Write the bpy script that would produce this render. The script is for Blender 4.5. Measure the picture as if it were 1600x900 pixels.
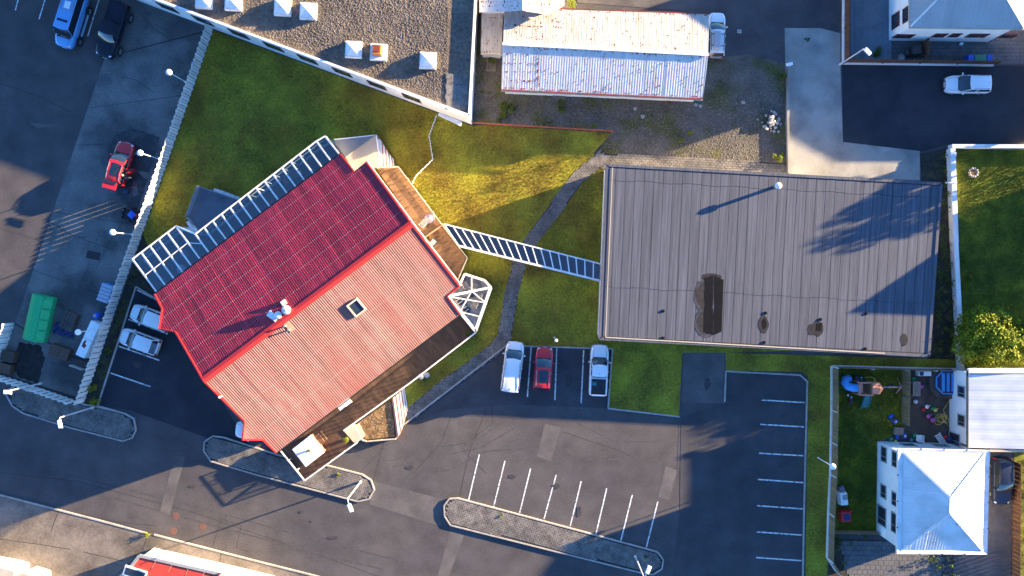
import bpy, bmesh, math, random
import numpy as np
from mathutils import Vector, Matrix

for o in list(bpy.data.objects): bpy.data.objects.remove(o)
scene = bpy.context.scene
C = scene.collection
rnd = random.Random(7)
PI = math.pi

# ---------------------------------------------------------------- camera, sky, sun, exposure
S, H, NX, NY = 15.0, 85.0, 812.0, 430.0     # photo pixels per metre on the ground, camera height, pixel straight below the camera
cam_d = bpy.data.cameras.new('camera'); cam = bpy.data.objects.new('camera', cam_d); C.objects.link(cam)
cam.location = (0, 0, H); cam.rotation_euler = (0, 0, 0)
cam_d.sensor_width = 36; cam_d.lens = 36 * S * H / 1600
cam_d.shift_x = (800 - NX) / 1600; cam_d.shift_y = (NY - 450) / 1600
cam_d.clip_start = 1; cam_d.clip_end = 1500
scene.camera = cam

SUN_EL = math.radians(8.9)
SUN_AZ = (0.945, 0.327)                      # ground direction towards the sun
world = bpy.data.worlds.new('World'); scene.world = world; world.use_nodes = True
wn = world.node_tree.nodes; wl = world.node_tree.links
sky = wn.new('ShaderNodeTexSky'); sky.sky_type = 'NISHITA'; sky.sun_disc = False
sky.sun_elevation = SUN_EL; sky.sun_rotation = math.atan2(SUN_AZ[0], SUN_AZ[1])
sky.ozone_density = 4.2; sky.air_density = 1.0; sky.dust_density = 0.3
tint = wn.new('ShaderNodeMix'); tint.data_type = 'RGBA'; tint.blend_type = 'MULTIPLY'; tint.inputs['Factor'].default_value = 1
tint.inputs['B'].default_value = (.78, .91, 1.09, 1)     # the photograph's cool white balance in the shade, even over the whole sky
wl.new(sky.outputs[0], tint.inputs['A']); wl.new(tint.outputs['Result'], wn['Background'].inputs[0])
wn['Background'].inputs[1].default_value = 0.078

sd = bpy.data.lights.new('sun', 'SUN'); sun = bpy.data.objects.new('sun', sd); C.objects.link(sun)
sd.energy = 5.0; sd.angle = math.radians(0.5); sd.color = (1.0, 0.76, 0.44)
sun.rotation_euler = Vector((-SUN_AZ[0]*math.cos(SUN_EL), -SUN_AZ[1]*math.cos(SUN_EL), -math.sin(SUN_EL))).to_track_quat('-Z', 'Y').to_euler()
sun.location = (60, 20, 60)
vs = scene.view_settings
vs.view_transform = 'Standard'; vs.look = 'None'; vs.gamma = 1; vs.use_curve_mapping = False
vs.exposure = 3.05

# ---------------------------------------------------------------- helpers
def W(px, py, z=0.0):
    k = (1 - z / H) / S
    return Vector(((px - NX) * k, -(py - NY) * k, z))
def G(px, py, z):                            # ground point under the pixel seen at height z
    p = W(px, py, z); return Vector((p.x, p.y, 0))

MATS = {}
def mat(name, col, rough=0.8, var=0.15, scale=1.0, col2=None, scale2=0.3, lo=0.45, hi=0.6, bump=0.0, bscale=20.0,
        metal=0.0, coat=0.0, orand=0.0, grain=0.0, gscale=40.0, spec=0.4, stretch=None):
    m = bpy.data.materials.new(name); m.use_nodes = True
    n = m.node_tree.nodes; l = m.node_tree.links; b = n['Principled BSDF']
    b.inputs['Roughness'].default_value = rough; b.inputs['Metallic'].default_value = metal
    b.inputs['Coat Weight'].default_value = coat; b.inputs['Specular IOR Level'].default_value = spec
    b.inputs['Coat Roughness'].default_value = 0.08
    tc = n.new('ShaderNodeTexCoord'); vec = tc.outputs['Object']
    if stretch:
        mp = n.new('ShaderNodeMapping'); mp.vector_type = 'TEXTURE'; l.new(vec, mp.inputs['Vector']); mp.inputs['Scale'].default_value = [1/x for x in stretch[:3]]
        if len(stretch) > 3: mp.inputs['Rotation'].default_value = (0, 0, stretch[3])
        vec = mp.outputs[0]
    def noise(s, d=4):
        t = n.new('ShaderNodeTexNoise'); t.inputs['Scale'].default_value = s; t.inputs['Detail'].default_value = d
        l.new(vec, t.inputs['Vector']); return t.outputs['Fac']
    def ramp(f, a, c):
        r = n.new('ShaderNodeMapRange'); l.new(f, r.inputs[0])
        r.inputs[1].default_value = a; r.inputs[2].default_value = c; return r.outputs[0]
    rgb = n.new('ShaderNodeRGB'); rgb.outputs[0].default_value = (*col, 1); cur = rgb.outputs[0]
    if col2:
        mx = n.new('ShaderNodeMix'); mx.data_type = 'RGBA'
        l.new(ramp(noise(scale2, 6), lo, hi), mx.inputs['Factor']); l.new(cur, mx.inputs['A'])
        mx.inputs['B'].default_value = (*col2, 1); cur = mx.outputs['Result']
    val = None
    def addv(f, amt):
        nonlocal val
        a = n.new('ShaderNodeMath'); a.operation = 'MULTIPLY_ADD'; l.new(f, a.inputs[0]); a.inputs[1].default_value = amt * 2
        if val is None: a.inputs[2].default_value = 1 - amt
        else:
            s = n.new('ShaderNodeMath'); s.operation = 'SUBTRACT'; l.new(val, s.inputs[0]); s.inputs[1].default_value = amt
            l.new(s.outputs[0], a.inputs[2])
        val = a.outputs[0]
    if var: addv(ramp(noise(scale), 0.3, 0.7), var)
    if grain: addv(ramp(noise(gscale, 2), 0.25, 0.75), grain)
    if orand:
        oi = n.new('ShaderNodeObjectInfo'); addv(oi.outputs['Random'], orand)
    if val is not None:
        hs = n.new('ShaderNodeHueSaturation'); l.new(cur, hs.inputs['Color']); l.new(val, hs.inputs['Value']); cur = hs.outputs[0]
    l.new(cur, b.inputs['Base Color'])
    if bump:
        bp = n.new('ShaderNodeBump'); bp.inputs['Strength'].default_value = min(1, bump); bp.inputs['Distance'].default_value = 0.05
        l.new(noise(bscale, 5), bp.inputs['Height']); l.new(bp.outputs[0], b.inputs['Normal'])
    MATS[name] = m; return m
def glass(name, tint=(0.5, 0.6, 0.7), rough=0.03, mixf=0.35):
    m = bpy.data.materials.new(name); m.use_nodes = True; n = m.node_tree.nodes; l = m.node_tree.links
    out = n['Material Output']; n.remove(n['Principled BSDF'])
    t = n.new('ShaderNodeBsdfTransparent'); t.inputs[0].default_value = (*tint, 1)
    g = n.new('ShaderNodeBsdfGlossy'); g.inputs['Roughness'].default_value = rough
    f = n.new('ShaderNodeFresnel'); f.inputs[0].default_value = 1.5
    a = n.new('ShaderNodeMath'); a.operation = 'MULTIPLY_ADD'; l.new(f.outputs[0], a.inputs[0]); a.inputs[1].default_value = 1; a.inputs[2].default_value = mixf
    a.use_clamp = True
    mx = n.new('ShaderNodeMixShader'); l.new(a.outputs[0], mx.inputs[0]); l.new(t.outputs[0], mx.inputs[1]); l.new(g.outputs[0], mx.inputs[2])
    l.new(mx.outputs[0], out.inputs[0]); MATS[name] = m; return m

class MB:
    def __init__(s): s.v = []; s.f = []
    def add(s, vs_, fs):
        o = len(s.v); s.v += [tuple(p) for p in vs_]; s.f += [tuple(i + o for i in f) for f in fs]; return s
    def box(s, c, d, rz=0.0, rx=0.0, taper=1.0):
        hx, hy, hz = d[0]/2, d[1]/2, d[2]/2
        pts = [(-hx,-hy,-hz),(hx,-hy,-hz),(hx,hy,-hz),(-hx,hy,-hz),(-hx*taper,-hy*taper,hz),(hx*taper,-hy*taper,hz),(hx*taper,hy*taper,hz),(-hx*taper,hy*taper,hz)]
        M = Matrix.Translation(c) @ Matrix.Rotation(rz,4,'Z') @ Matrix.Rotation(rx,4,'X')
        return s.add([M @ Vector(p) for p in pts], [(3,2,1,0),(4,5,6,7),(0,1,5,4),(1,2,6,5),(2,3,7,6),(3,0,4,7)])
    def prism(s, pts, z0, z1):               # pts: xy polygon; z0/z1 number or list
        n = len(pts); a = sum(pts[i][0]*pts[(i+1)%n][1]-pts[(i+1)%n][0]*pts[i][1] for i in range(n))
        zz0 = z0 if hasattr(z0,'__len__') else [z0]*n; zz1 = z1 if hasattr(z1,'__len__') else [z1]*n
        idx = list(range(n)) if a > 0 else list(range(n))[::-1]
        vs_ = [(pts[i][0],pts[i][1],zz0[i]) for i in idx] + [(pts[i][0],pts[i][1],zz1[i]) for i in idx]
        return s.add(vs_, [tuple(range(n))[::-1], tuple(range(n,2*n))] + [(i,(i+1)%n,n+(i+1)%n,n+i) for i in range(n)])
    def bar(s, a, b, w, h):                  # square bar from a to b, w across, h upright
        a = Vector(a); b = Vector(b); d = (b-a).normalized()
        sd_ = d.cross(Vector((0,0,1)));
        if sd_.length < 1e-4: sd_ = Vector((1,0,0))
        sd_.normalize(); up = sd_.cross(d).normalized()
        r = [sd_*x*w/2 + up*y*h/2 for x,y in ((-1,-1),(1,-1),(1,1),(-1,1))]
        return s.add([a+q for q in r]+[b+q for q in r], [(0,1,2,3),(7,6,5,4),(0,4,5,1),(1,5,6,2),(2,6,7,3),(3,7,4,0)])
    def tube(s, pts, rad, n=8, cap=True):
        pts = [Vector(p) for p in pts]; rr = rad if hasattr(rad,'__len__') else [rad]*len(pts); o = len(s.v)
        for i,p in enumerate(pts):
            d = (pts[min(i+1,len(pts)-1)]-pts[max(i-1,0)]).normalized()
            a = d.cross(Vector((0,0,1)));
            if a.length < 1e-3: a = Vector((1,0,0))
            a.normalize(); b = d.cross(a)
            s.v += [tuple(p + (a*math.cos(2*PI*k/n)+b*math.sin(2*PI*k/n))*rr[i]) for k in range(n)]
        for i in range(len(pts)-1):
            for k in range(n): s.f.append((o+i*n+k, o+(i+1)*n+k, o+(i+1)*n+(k+1)%n, o+i*n+(k+1)%n))
        if cap: s.f.append(tuple(o+k for k in range(n))); s.f.append(tuple(o+(len(pts)-1)*n+k for k in range(n))[::-1])
        return s
    def lathe(s, c, prof, n=14):             # prof [(r,z)...]
        o = len(s.v)
        for r,z in prof: s.v += [(c[0]+r*math.cos(2*PI*k/n), c[1]+r*math.sin(2*PI*k/n), c[2]+z) for k in range(n)]
        for i in range(len(prof)-1):
            for k in range(n): s.f.append((o+i*n+k,o+i*n+(k+1)%n,o+(i+1)*n+(k+1)%n,o+(i+1)*n+k))
        s.f.append(tuple(o+k for k in range(n))[::-1]); s.f.append(tuple(o+(len(prof)-1)*n+k for k in range(n)))
        return s
    def ball(s, c, r, n=12, sz=1.0):
        return s.lathe((c[0],c[1],c[2]), [(max(.02*r, r*math.sin(PI*i/8)), -r*sz*math.cos(PI*i/8)) for i in range(9)], n)
    def mesh(s, name, m, smooth=False):
        me = bpy.data.meshes.new(name); me.from_pydata(s.v, [], s.f)
        if m: me.materials.append(MATS[m] if isinstance(m,str) else m)
        if smooth: me.polygons.foreach_set('use_smooth', [True]*len(me.polygons))
        me.update(); return me

def link(name, data, parent=None, loc=None, rz=0.0):
    o = bpy.data.objects.new(name, data); C.objects.link(o); o.parent = parent
    if loc is not None: o.location = loc
    if rz: o.rotation_euler = (0,0,rz)
    return o
def tag(o, label, cat, group=None):
    o['label'] = label; o['category'] = cat
    if group: o['group'] = group
    return o
ORG = {}
def thing(name, label, cat, loc, rz=0.0, group=None):
    o = link(name, None, None, loc, rz); o.empty_display_size = 0.3; ORG[o.name] = Vector(loc)
    return tag(o, label, cat, group)
def org(o):
    while o.parent: o = o.parent
    return ORG.get(o.name, Vector((0,0,0)))
def part(parent, name, mb, m, world=False, smooth=False, bevel=0.0, kind=None, clean=False):
    if world:
        g = org(parent); mb.v = [(x-g.x, y-g.y, z-g.z) for x,y,z in mb.v]
    me = mb.mesh(name, m, smooth)
    if clean or any(len(f) > 4 for f in mb.f):
        bm = bmesh.new(); bm.from_mesh(me); bmesh.ops.triangulate(bm, faces=[f for f in bm.faces if len(f.verts) > 4]); bm.to_mesh(me); bm.free()
    o = link(name, me, parent)
    if bevel:
        md = o.modifiers.new('bevel','BEVEL'); md.width = bevel; md.segments = 2; md.limit_method = 'ANGLE'
    if kind: o['kind'] = kind
    return o
def single(name, label, cat, loc, mb, m, rz=0.0, group=None, **k):     # a thing that is one mesh
    o = part(None, name, mb, m, **k); o.location = loc; o.rotation_euler = (0,0,rz); return tag(o, label, cat, group)
def struct(name, mb, m, **k):
    o = part(None, name, mb, m, **k); o['kind'] = 'structure'; return o
def poly(pts, z=0.0): return [W(x,y,z) for x,y in pts]
def inset(pts, d):
    n = len(pts); a = sum(pts[i][0]*pts[(i+1)%n][1]-pts[(i+1)%n][0]*pts[i][1] for i in range(n)); sg = 1 if a > 0 else -1
    out = []
    for i in range(n):
        p0, p1, p2 = (Vector(pts[j][:2]) for j in ((i-1)%n, i, (i+1)%n))
        d1 = (p1-p0).normalized(); d2 = (p2-p1).normalized()
        n1 = Vector((-d1.y,d1.x))*sg; n2 = Vector((-d2.y,d2.x))*sg
        bis = n1+n2
        bis = n1 if bis.length < .2 else bis.normalized()
        out.append(p1 + bis*d/max(.35, bis.dot(n1)))
    return out
def sheet(name, pts, z, m, parent=None, depth=0.02):
    mb = MB().prism([(p.x,p.y) for p in poly(pts)], z-depth, z)
    if parent is None: return struct(name, mb, m)
    return part(parent, name, mb, m)
def inpoly(P, poly_):
    x, y = P[:,0], P[:,1]; r = np.zeros(len(P), bool); n = len(poly_)
    for i in range(n):
        x1,y1 = poly_[i][0],poly_[i][1]; x2,y2 = poly_[(i+1)%n][0],poly_[(i+1)%n][1]
        c = ((y1 > y) != (y2 > y)) & (x < (x2-x1)*(y-y1)/((y2-y1) if y2 != y1 else 1e-9)+x1); r ^= c
    return r
rng = np.random.default_rng(5)
def scatter(poly_, dens, excl=()):
    a = np.array([(p[0],p[1]) for p in poly_]); lo, hi = a.min(0), a.max(0)
    n = int((hi-lo).prod()*dens); P = rng.uniform(lo, hi, (n,2)); P = P[inpoly(P, poly_)]
    for e in excl: P = P[~inpoly(P, e)]
    return P
def tri_soup(name, V, m, kind='stuff', parent=None):   # V: (n,3,3) or (n,4,3)
    n, k, _ = V.shape; me = bpy.data.meshes.new(name)
    me.vertices.add(n*k); me.vertices.foreach_set('co', V.reshape(-1).astype('f'))
    me.loops.add(n*k); me.loops.foreach_set('vertex_index', np.arange(n*k, dtype='i'))
    me.polygons.add(n); me.polygons.foreach_set('loop_start', np.arange(0,n*k,k,dtype='i'))
    me.materials.append(MATS[m]); me.update(calc_edges=True); me.validate()
    o = link(name, me, parent)
    if kind: o['kind'] = kind
    return o
def grass_blades(P, z, hmin, hmax, wid, lean=0.6):
    n = len(P); a = rng.uniform(0, 2*PI, n); h = rng.uniform(hmin, hmax, n); b = rng.uniform(0, 2*PI, n); le = rng.uniform(0.1, lean, n)*h
    c = np.stack([P[:,0], P[:,1], np.full(n, z)], 1)
    s_ = np.stack([np.cos(a), np.sin(a), np.zeros(n)], 1)*wid/2
    t = c + np.stack([np.cos(b)*le, np.sin(b)*le, h], 1)
    return np.stack([c-s_, c+s_, t], 1)
def stones(P, z, rmin, rmax, flat=0.6):
    n = len(P); r = rng.uniform(rmin, rmax, n); c = np.stack([P[:,0],P[:,1],np.full(n, z)],1)
    ang = rng.uniform(0, 2*PI, n); ring = []
    for k in range(4):
        q = ang + k*PI/2 + rng.uniform(-.3,.3,n); rr = r*rng.uniform(.7,1.2,n)
        ring.append(c + np.stack([np.cos(q)*rr, np.sin(q)*rr, rng.uniform(0,.25,n)*r],1))
    top = c + np.stack([rng.uniform(-.3,.3,n)*r, rng.uniform(-.3,.3,n)*r, r*flat*rng.uniform(.8,1.4,n)],1)
    return np.concatenate([np.stack([ring[k], ring[(k+1)%4], top],1) for k in range(4)])
def leaf_cloud(clumps, per, size, up=0.5):               # clumps [(x,y,z,r)]
    out = []
    for x,y,z,r in clumps:
        n = per if per > 3 else int(per*r*r)
        d = rng.normal(size=(n,3)); d /= np.linalg.norm(d,axis=1)[:,None]; rad = r*rng.uniform(.35,1.05,n)**.5
        c = np.array([x,y,z]) + d*rad[:,None]*np.array([1,1,.8])
        nr = d*.6 + rng.normal(size=(n,3))*.6 + np.array([0,0,up]); nr /= np.linalg.norm(nr,axis=1)[:,None]
        a = np.cross(nr, rng.normal(size=(n,3))); a /= np.linalg.norm(a,axis=1)[:,None]; b = np.cross(nr,a)
        s_ = (size*rng.uniform(.6,1.3,n))[:,None]
        out.append(np.stack([c-a*s_*.5, c-b*s_*.32, c+a*s_*.5, c+b*s_*.32],1))
    return np.concatenate(out)

class Plane:                                             # a roof plane through three (px,py,z) points
    def __init__(s, a, b, c):
        A,B,D = W(*a), W(*b), W(*c); s.n = (B-A).cross(D-A).normalized(); s.d = s.n.dot(A)
        if s.n.z < 0: s.n = -s.n; s.d = -s.d
    def hit(s, px, py):                                  # where the sight line of a pixel meets the plane
        c = Vector((0,0,H)); r = W(px,py,0)-c; t = (s.d - s.n.dot(c))/s.n.dot(r); return c + r*t
    def z(s, x, y): return (s.d - s.n.x*x - s.n.y*y)/s.n.z
def roof_sheets(parent, plane, pxpoly, udir, m, wid=1.0, per=0.2, rib=0.03, name='roof_sheet', lift=0.0, screws=None):
    P = [plane.hit(x,y) for x,y in pxpoly]
    u = (plane.hit(*udir[1])-plane.hit(*udir[0])); u.z = 0; u.normalize(); v = Vector((u.y,-u.x,0)); g = org(parent)
    Q = [(p.x*u.x+p.y*u.y, p.x*v.x+p.y*v.y) for p in P]; n = len(Q)
    def vr(uu):
        c = []
        for i in range(n):
            (a,b),(c_,d) = Q[i],Q[(i+1)%n]
            if (a <= uu) != (c_ <= uu): c.append(b+(d-b)*(uu-a)/(c_-a))
        return (min(c),max(c)) if len(c) >= 2 else None
    u0,u1 = min(q[0] for q in Q)+.002, max(q[0] for q in Q)-.002
    k = max(1,round((u1-u0)/wid)); wid = (u1-u0)/k; out = []; spts = []
    for i in range(k):
        mb = MB(); a = u0+i*wid; np_ = max(1,round(wid/per)); pw = wid/np_; cols = []
        for j in range(np_):
            for f,hh in ((0,0),(.4,0),(.5,rib),(.9,rib)): cols.append((a+(j+f)*pw,hh))
        cols.append((a+wid+.012,0)); prev = None; jit = rnd.uniform(0,.012)
        for uu,hh in cols:
            r = vr(uu)
            if r is None: prev = None; continue
            ids = []
            for vv in r:
                x,y = u.x*uu+v.x*vv, u.y*uu+v.y*vv
                mb.v.append((x-g.x, y-g.y, plane.z(x,y)+hh+lift+jit-g.z)); ids.append(len(mb.v)-1)
            if prev: mb.f.append((prev[0],ids[0],ids[1],prev[1]))
            prev = ids
        if screws:
            for j in range(np_):
                uu = a+(j+.7)*pw; r = vr(uu)
                if r:
                    vv = math.ceil(r[0]/screws)*screws
                    while vv < r[1]:
                        x,y = u.x*uu+v.x*vv, u.y*uu+v.y*vv; spts.append((x,y,plane.z(x,y)+rib+lift+jit)); vv += screws
        if mb.f:
            for q,f in enumerate(mb.f):
                p0,p1,p2 = (Vector(mb.v[t]) for t in f[:3])
                if (p1-p0).cross(p2-p0).z < 0: mb.f[q] = f[::-1]
            out.append(part(parent, name, mb, m))
    if spts:
        mb = MB()
        for p in spts: mb.box((p[0],p[1],p[2]+.004),(.05,.05,.016))
        part(parent, 'roof_screw', mb, 'screw', world=True, kind='stuff')
    return P
def walls(parent, name, pts, ztop, m, z0=0.0): return part(parent, name, MB().prism(pts, z0, ztop), m, world=True)
def window(parent, a, b, t, z, w, h, frame='white_trim', pane='win_glass', name='window', cross=True):
    a = Vector((a[0],a[1],0)); b = Vector((b[0],b[1],0)); d = (b-a).normalized(); nrm = Vector((d.y,-d.x,0)); rz = math.atan2(d.y,d.x)
    c = a+(b-a)*t+Vector((0,0,z)); mb = MB()
    for sx,sz,dx,dz in ((0,h/2,w+.12,.1),(0,-h/2,w+.12,.1),(-w/2,0,.1,h-.1),(w/2,0,.1,h-.1)):
        mb.box(c+d*sx+nrm*.03+Vector((0,0,sz)), (dx,.1,dz), rz)
    if cross: mb.box(c+d*w*.15+nrm*.025, (.05,.06,h-.1), rz)
    f = part(parent, name, mb, frame, world=True)
    part(f, 'pane', MB().box(c+nrm*.012, (w-.08,.03,h-.08), rz), pane, world=True); return f
def ccw(pts):
    a = sum(pts[i][0]*pts[(i+1)%len(pts)][1]-pts[(i+1)%len(pts)][0]*pts[i][1] for i in range(len(pts)))
    return pts if a > 0 else pts[::-1]

# ---------------------------------------------------------------- materials
mat('asphalt', (.076,.067,.068), .9, .20, .5, (.054,.049,.053), .12, .40,.64, bump=.35, bscale=30, grain=.20, gscale=7)
mat('asphalt_new_shaded', (.019,.022,.031), .9, .20, .5, (.030,.032,.040), .2, .45,.65, bump=.3, bscale=30, grain=.20, gscale=7)  # new asphalt, its base darkened and blued to carry the shade
mat('asphalt_patch', (.100,.089,.087), .9, .18, .6, (.082,.073,.073), .5, .42,.6, bump=.3, bscale=25, grain=.18, gscale=7)
mat('seam', (.035,.032,.03), .9, .2, 2)
mat('concrete', (.13,.125,.12), .88, .26, .35, (.065,.065,.066), .25, .46,.62, bump=.3, bscale=14, grain=.18, gscale=5)
mat('concrete_wet', (.03,.031,.034), .35, .2, .8, (.05,.05,.05), 1.2, .5,.6)
mat('concrete_pale', (.30,.28,.25), .85, .14, .3, (.20,.19,.175), .35, .45,.65, bump=.25, bscale=14, grain=.1, gscale=8)
mat('sidewalk', (.175,.145,.122), .88, .24, .4, (.10,.082,.068), .3, .42,.62, bump=.3, bscale=10, grain=.2, gscale=4)
mat('grass', (.175,.118,.011), .95, .34, .35, (.28,.25,.018), .22, .38,.64, bump=.9, bscale=18, grain=.40, gscale=5)
mat('grass_green', (.085,.105,.009), .95, .32, .6, (.17,.17,.012), .3, .42,.62, bump=.9, bscale=16, grain=.36, gscale=5)
mat('blade', (.235,.165,.013), .8, .40, .35, (.35,.325,.024), .25, .42,.62)
mat('blade_green', (.12,.155,.011), .8, .35, .5, (.20,.21,.015), .4, .42,.62)
mat('leaf', (.20,.22,.015), .8, .35, 1.2, (.09,.13,.010), .9, .4,.6, spec=.15)
mat('leaf_dark', (.06,.09,.012), .8, .35, 2, (.10,.12,.014), 1.5, .4,.6, spec=.15)
mat('bark', (.07,.05,.035), .95, .3, 6, bump=.6, bscale=12)
mat('soil', (.030,.026,.020), .95, .3, 1.5, (.05,.045,.02), .8, .5,.62, bump=.6, bscale=10, grain=.3, gscale=6)
mat('gravel', (.10,.086,.070), .95, .3, .5, (.075,.072,.022), .35, .50,.64, bump=.8, bscale=9, grain=.35, gscale=5)
mat('roof_gravel', (.155,.122,.095), .95, .25, .8, (.11,.088,.070), .4, .42,.6, bump=.9, bscale=6, grain=.35, gscale=3.5)
mat('stone', (.17,.145,.12), .9, .4, 3, bump=.3)
mat('stone_pale', (.35,.33,.32), .85, .35, 3)
mat('roof_underlay', (.05,.048,.05), .9, .15, .5)
mat('paver', (.17,.15,.135), .9, .3, 1.3, (.115,.104,.098), .5, .45,.6, grain=.3, gscale=4)
mat('paver_grey', (.10,.10,.105), .88, .2, 1.0, grain=.2, gscale=5)
mat('kerb', (.33,.30,.275), .85, .2, 1.5)
mat('paint_line', (.60,.60,.58), .7, .25, 3, (.16,.16,.165), 3.2, .54,.64)
mat('white_wall', (.74,.73,.71), .75, .06, .8, (.62,.61,.6), .3, .5,.7)
mat('white_trim', (.70,.69,.67), .55, .08, 2, (.58,.57,.55), .9, .52,.66)
mat('white_fence', (.66,.64,.60), .7, .1, 2, orand=.16)
mat('cream', (.42,.36,.28), .7, .10, 1)
mat('beige_roof', (.30,.265,.215), .7, .1, .8)
mat('grey_roof', (.20,.195,.19), .6, .12, .6)
mat('red_roof_shaded', (.34,.026,.048), .5, .26, 1.0, (.27,.021,.043), .8, .40,.6, orand=.16, spec=.35, stretch=(2.2,.16,1,math.radians(36.6)))  # upper slope: purple cast of grazing sun and sky put into the red
mat('red_roof_sunlit', (.27,.062,.056), .5, .24, 1.0, (.205,.105,.090), .12, .36,.60, orand=.10, spec=.3, stretch=(1.6,.25,1,math.radians(36.6)))  # lower slope of the same roof, sunlit ribs painted in as paler red
mat('red_trim', (.48,.025,.022), .5, .06, 1)
mat('screw', (.46,.30,.32), .5, 0)
mat('red_sheet', (.58,.055,.03), .5, .08, .6)
mat('felt', (.086,.090,.112), .88, .22, 1.6, (.062,.066,.085), .9, .42,.6, orand=.07, grain=.22, gscale=6, stretch=(6,.10,1,math.radians(-3)), bump=.10, bscale=8)
mat('felt_dark', (.008,.008,.010), .95, .15, 1, spec=.1)
mat('felt_mid', (.034,.031,.032), .95, .25, 2, spec=.1)
mat('rusty_sheet', (.50,.485,.47), .7, .12, .8, (.40,.32,.26), 1.2, .60,.72, orand=.06, stretch=(3,.6,1))
mat('rusty_sheet_sunlit', (.40,.365,.33), .7, .14, .8, (.30,.20,.14), 1.2, .58,.72, orand=.06, stretch=(3,.6,1))  # sun warmth put into the sheet colour, for sunward slopes and the annex
mat('rust', (.20,.040,.020), .9, .3, 4)
mat('white_sheet', (.60,.60,.59), .5, .10, .5, (.50,.50,.49), .35, .5,.65, orand=.05)
mat('sunlit_sheet', (.50,.46,.40), .5, .08, .6, orand=.05)  # roof sheet with sunlight painted in, for the hip slopes facing the sun
mat('grey_sheet', (.34,.34,.335), .45, .08, .6, orand=.08)
mat('wood_light', (.21,.110,.052), .7, .25, 1.5, (.12,.058,.028), 1.6, .5,.62, grain=.3, gscale=12, stretch=(1,3,1,math.radians(32)))
mat('wood_dark', (.075,.040,.022), .6, .3, .9, (.12,.064,.034), .5, .5,.65, grain=.3, gscale=12, stretch=(1,3,1,math.radians(-53)))
mat('wood_grey', (.065,.055,.047), .8, .25, 1.2, (.09,.08,.07), .6, .5,.65, grain=.25, gscale=10)
mat('wood_blue', (.12,.15,.18), .75, .15, .8, grain=.2, gscale=8, orand=.1)
mat('wood_fence', (.27,.18,.10), .8, .15, 1.5, orand=.22)
mat('wood_brown', (.11,.05,.028), .75, .15, 1.5, orand=.15)
mat('wood_plain', (.24,.20,.16), .8, .2, 2)
mat('mulch', (.14,.078,.032), .95, .4, 3, (.22,.13,.06), 2, .5,.6, bump=.7)
mat('orange_paint', (.45,.10,.03), .7, .15, 2)
glass('pane_glass', (.36,.45,.55), .03, .12)
glass('clear_glass', (.85,.88,.90), .02, .03)
mat('win_glass', (.02,.028,.04), .06, 0, spec=.8)
mat('car_glass', (.012,.02,.03), .04, 0, spec=.9, coat=.6)
mat('tyre', (.018,.018,.018), .9, 0)
mat('rim', (.45,.45,.46), .3, 0, metal=.8)
mat('chrome', (.7,.7,.7), .2, 0, metal=.9)
mat('lens', (.6,.6,.62), .1, 0, coat=1)
mat('tail_red', (.4,.01,.01), .2, 0, coat=1)
mat('black_plastic', (.018,.018,.020), .5, 0)
for nm,c in (('paint_white',(.72,.72,.72)),('paint_red',(.50,.010,.015)),('paint_blue',(.10,.30,.58)),('paint_black',(.010,.012,.022)),('paint_dark',(.014,.022,.05)),('paint_grey',(.38,.38,.42))):
    mat(nm, c, .35, 0, coat=.2 if max(c) < .06 else .9, spec=.2 if max(c) < .06 else .5)
for nm,c in (('p_blue',(.02,.10,.50)),('p_lblue',(.06,.27,.60)),('p_green',(.015,.24,.09)),('p_red',(.50,.02,.03)),('p_teal',(.02,.16,.18)),('p_pink',(.5,.09,.35)),('p_yellow',(.6,.45,.08)),
             ('p_white',(.74,.74,.73)),('p_lilac',(.20,.14,.19)),('p_navy',(.015,.03,.10)),('p_brown',(.10,.055,.035)),('p_salmon',(.48,.21,.14)),('p_orange',(.45,.15,.03)),('p_grey',(.28,.28,.28)),('p_dark',(.03,.03,.032)),('p_skip',(.012,.36,.12)),('p_bin',(.05,.23,.13))):
    mat(nm, c, .5, .08, 3)
mat('skin', (.50,.30,.22), .6, 0); mat('hair', (.40,.29,.15), .8, .1, 20); mat('cloth_dark', (.03,.03,.04), .9, .1, 8)
mat('lamp_white', (.82,.82,.82), .3, 0); mat('lamp_pole', (.60,.60,.60), .45, 0, metal=.2)
mat('cover_iron', (.13,.06,.045), .7, .2, 6)
mat('stain', (.035,.033,.034), .7, .2, 1)
mat('oil', (.040,.036,.036), .7, .25, 2)
mat('tyre_scuff', (.058,.052,.054), .85, .2, 2)
mat('felt_patch', (.048,.049,.058), .95, .3, 2, spec=.1)
mat('asphalt_shaded', (.055,.051,.056), .9, .20, .5, (.042,.040,.046), .15, .40,.64, bump=.35, bscale=30, grain=.20, gscale=7)  # street asphalt darkened to paint the shade lying over the car parks
mat('p_slate', (.11,.135,.165), .7, .15, 1)
# ---------------------------------------------------------------- the ground and what is laid on it
struct('ground', MB().box((0,0,-.35),(900,900,.5)), 'soil')
street = sheet('street', [(-700,-500),(2400,-500),(2400,1500),(-700,1500)], 0.0, 'asphalt', depth=.05)

def strip_poly(line, w):                                  # px centre line -> polygon of width w px
    L, R = [], []
    for i,(x,y) in enumerate(line):
        x0,y0 = line[max(i-1,0)]; x1,y1 = line[min(i+1,len(line)-1)]; d = math.hypot(x1-x0,y1-y0); nx,ny = -(y1-y0)/d, (x1-x0)/d
        L.append((x+nx*w/2,y+ny*w/2)); R.append((x-nx*w/2,y-ny*w/2))
    return L+R[::-1]
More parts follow.
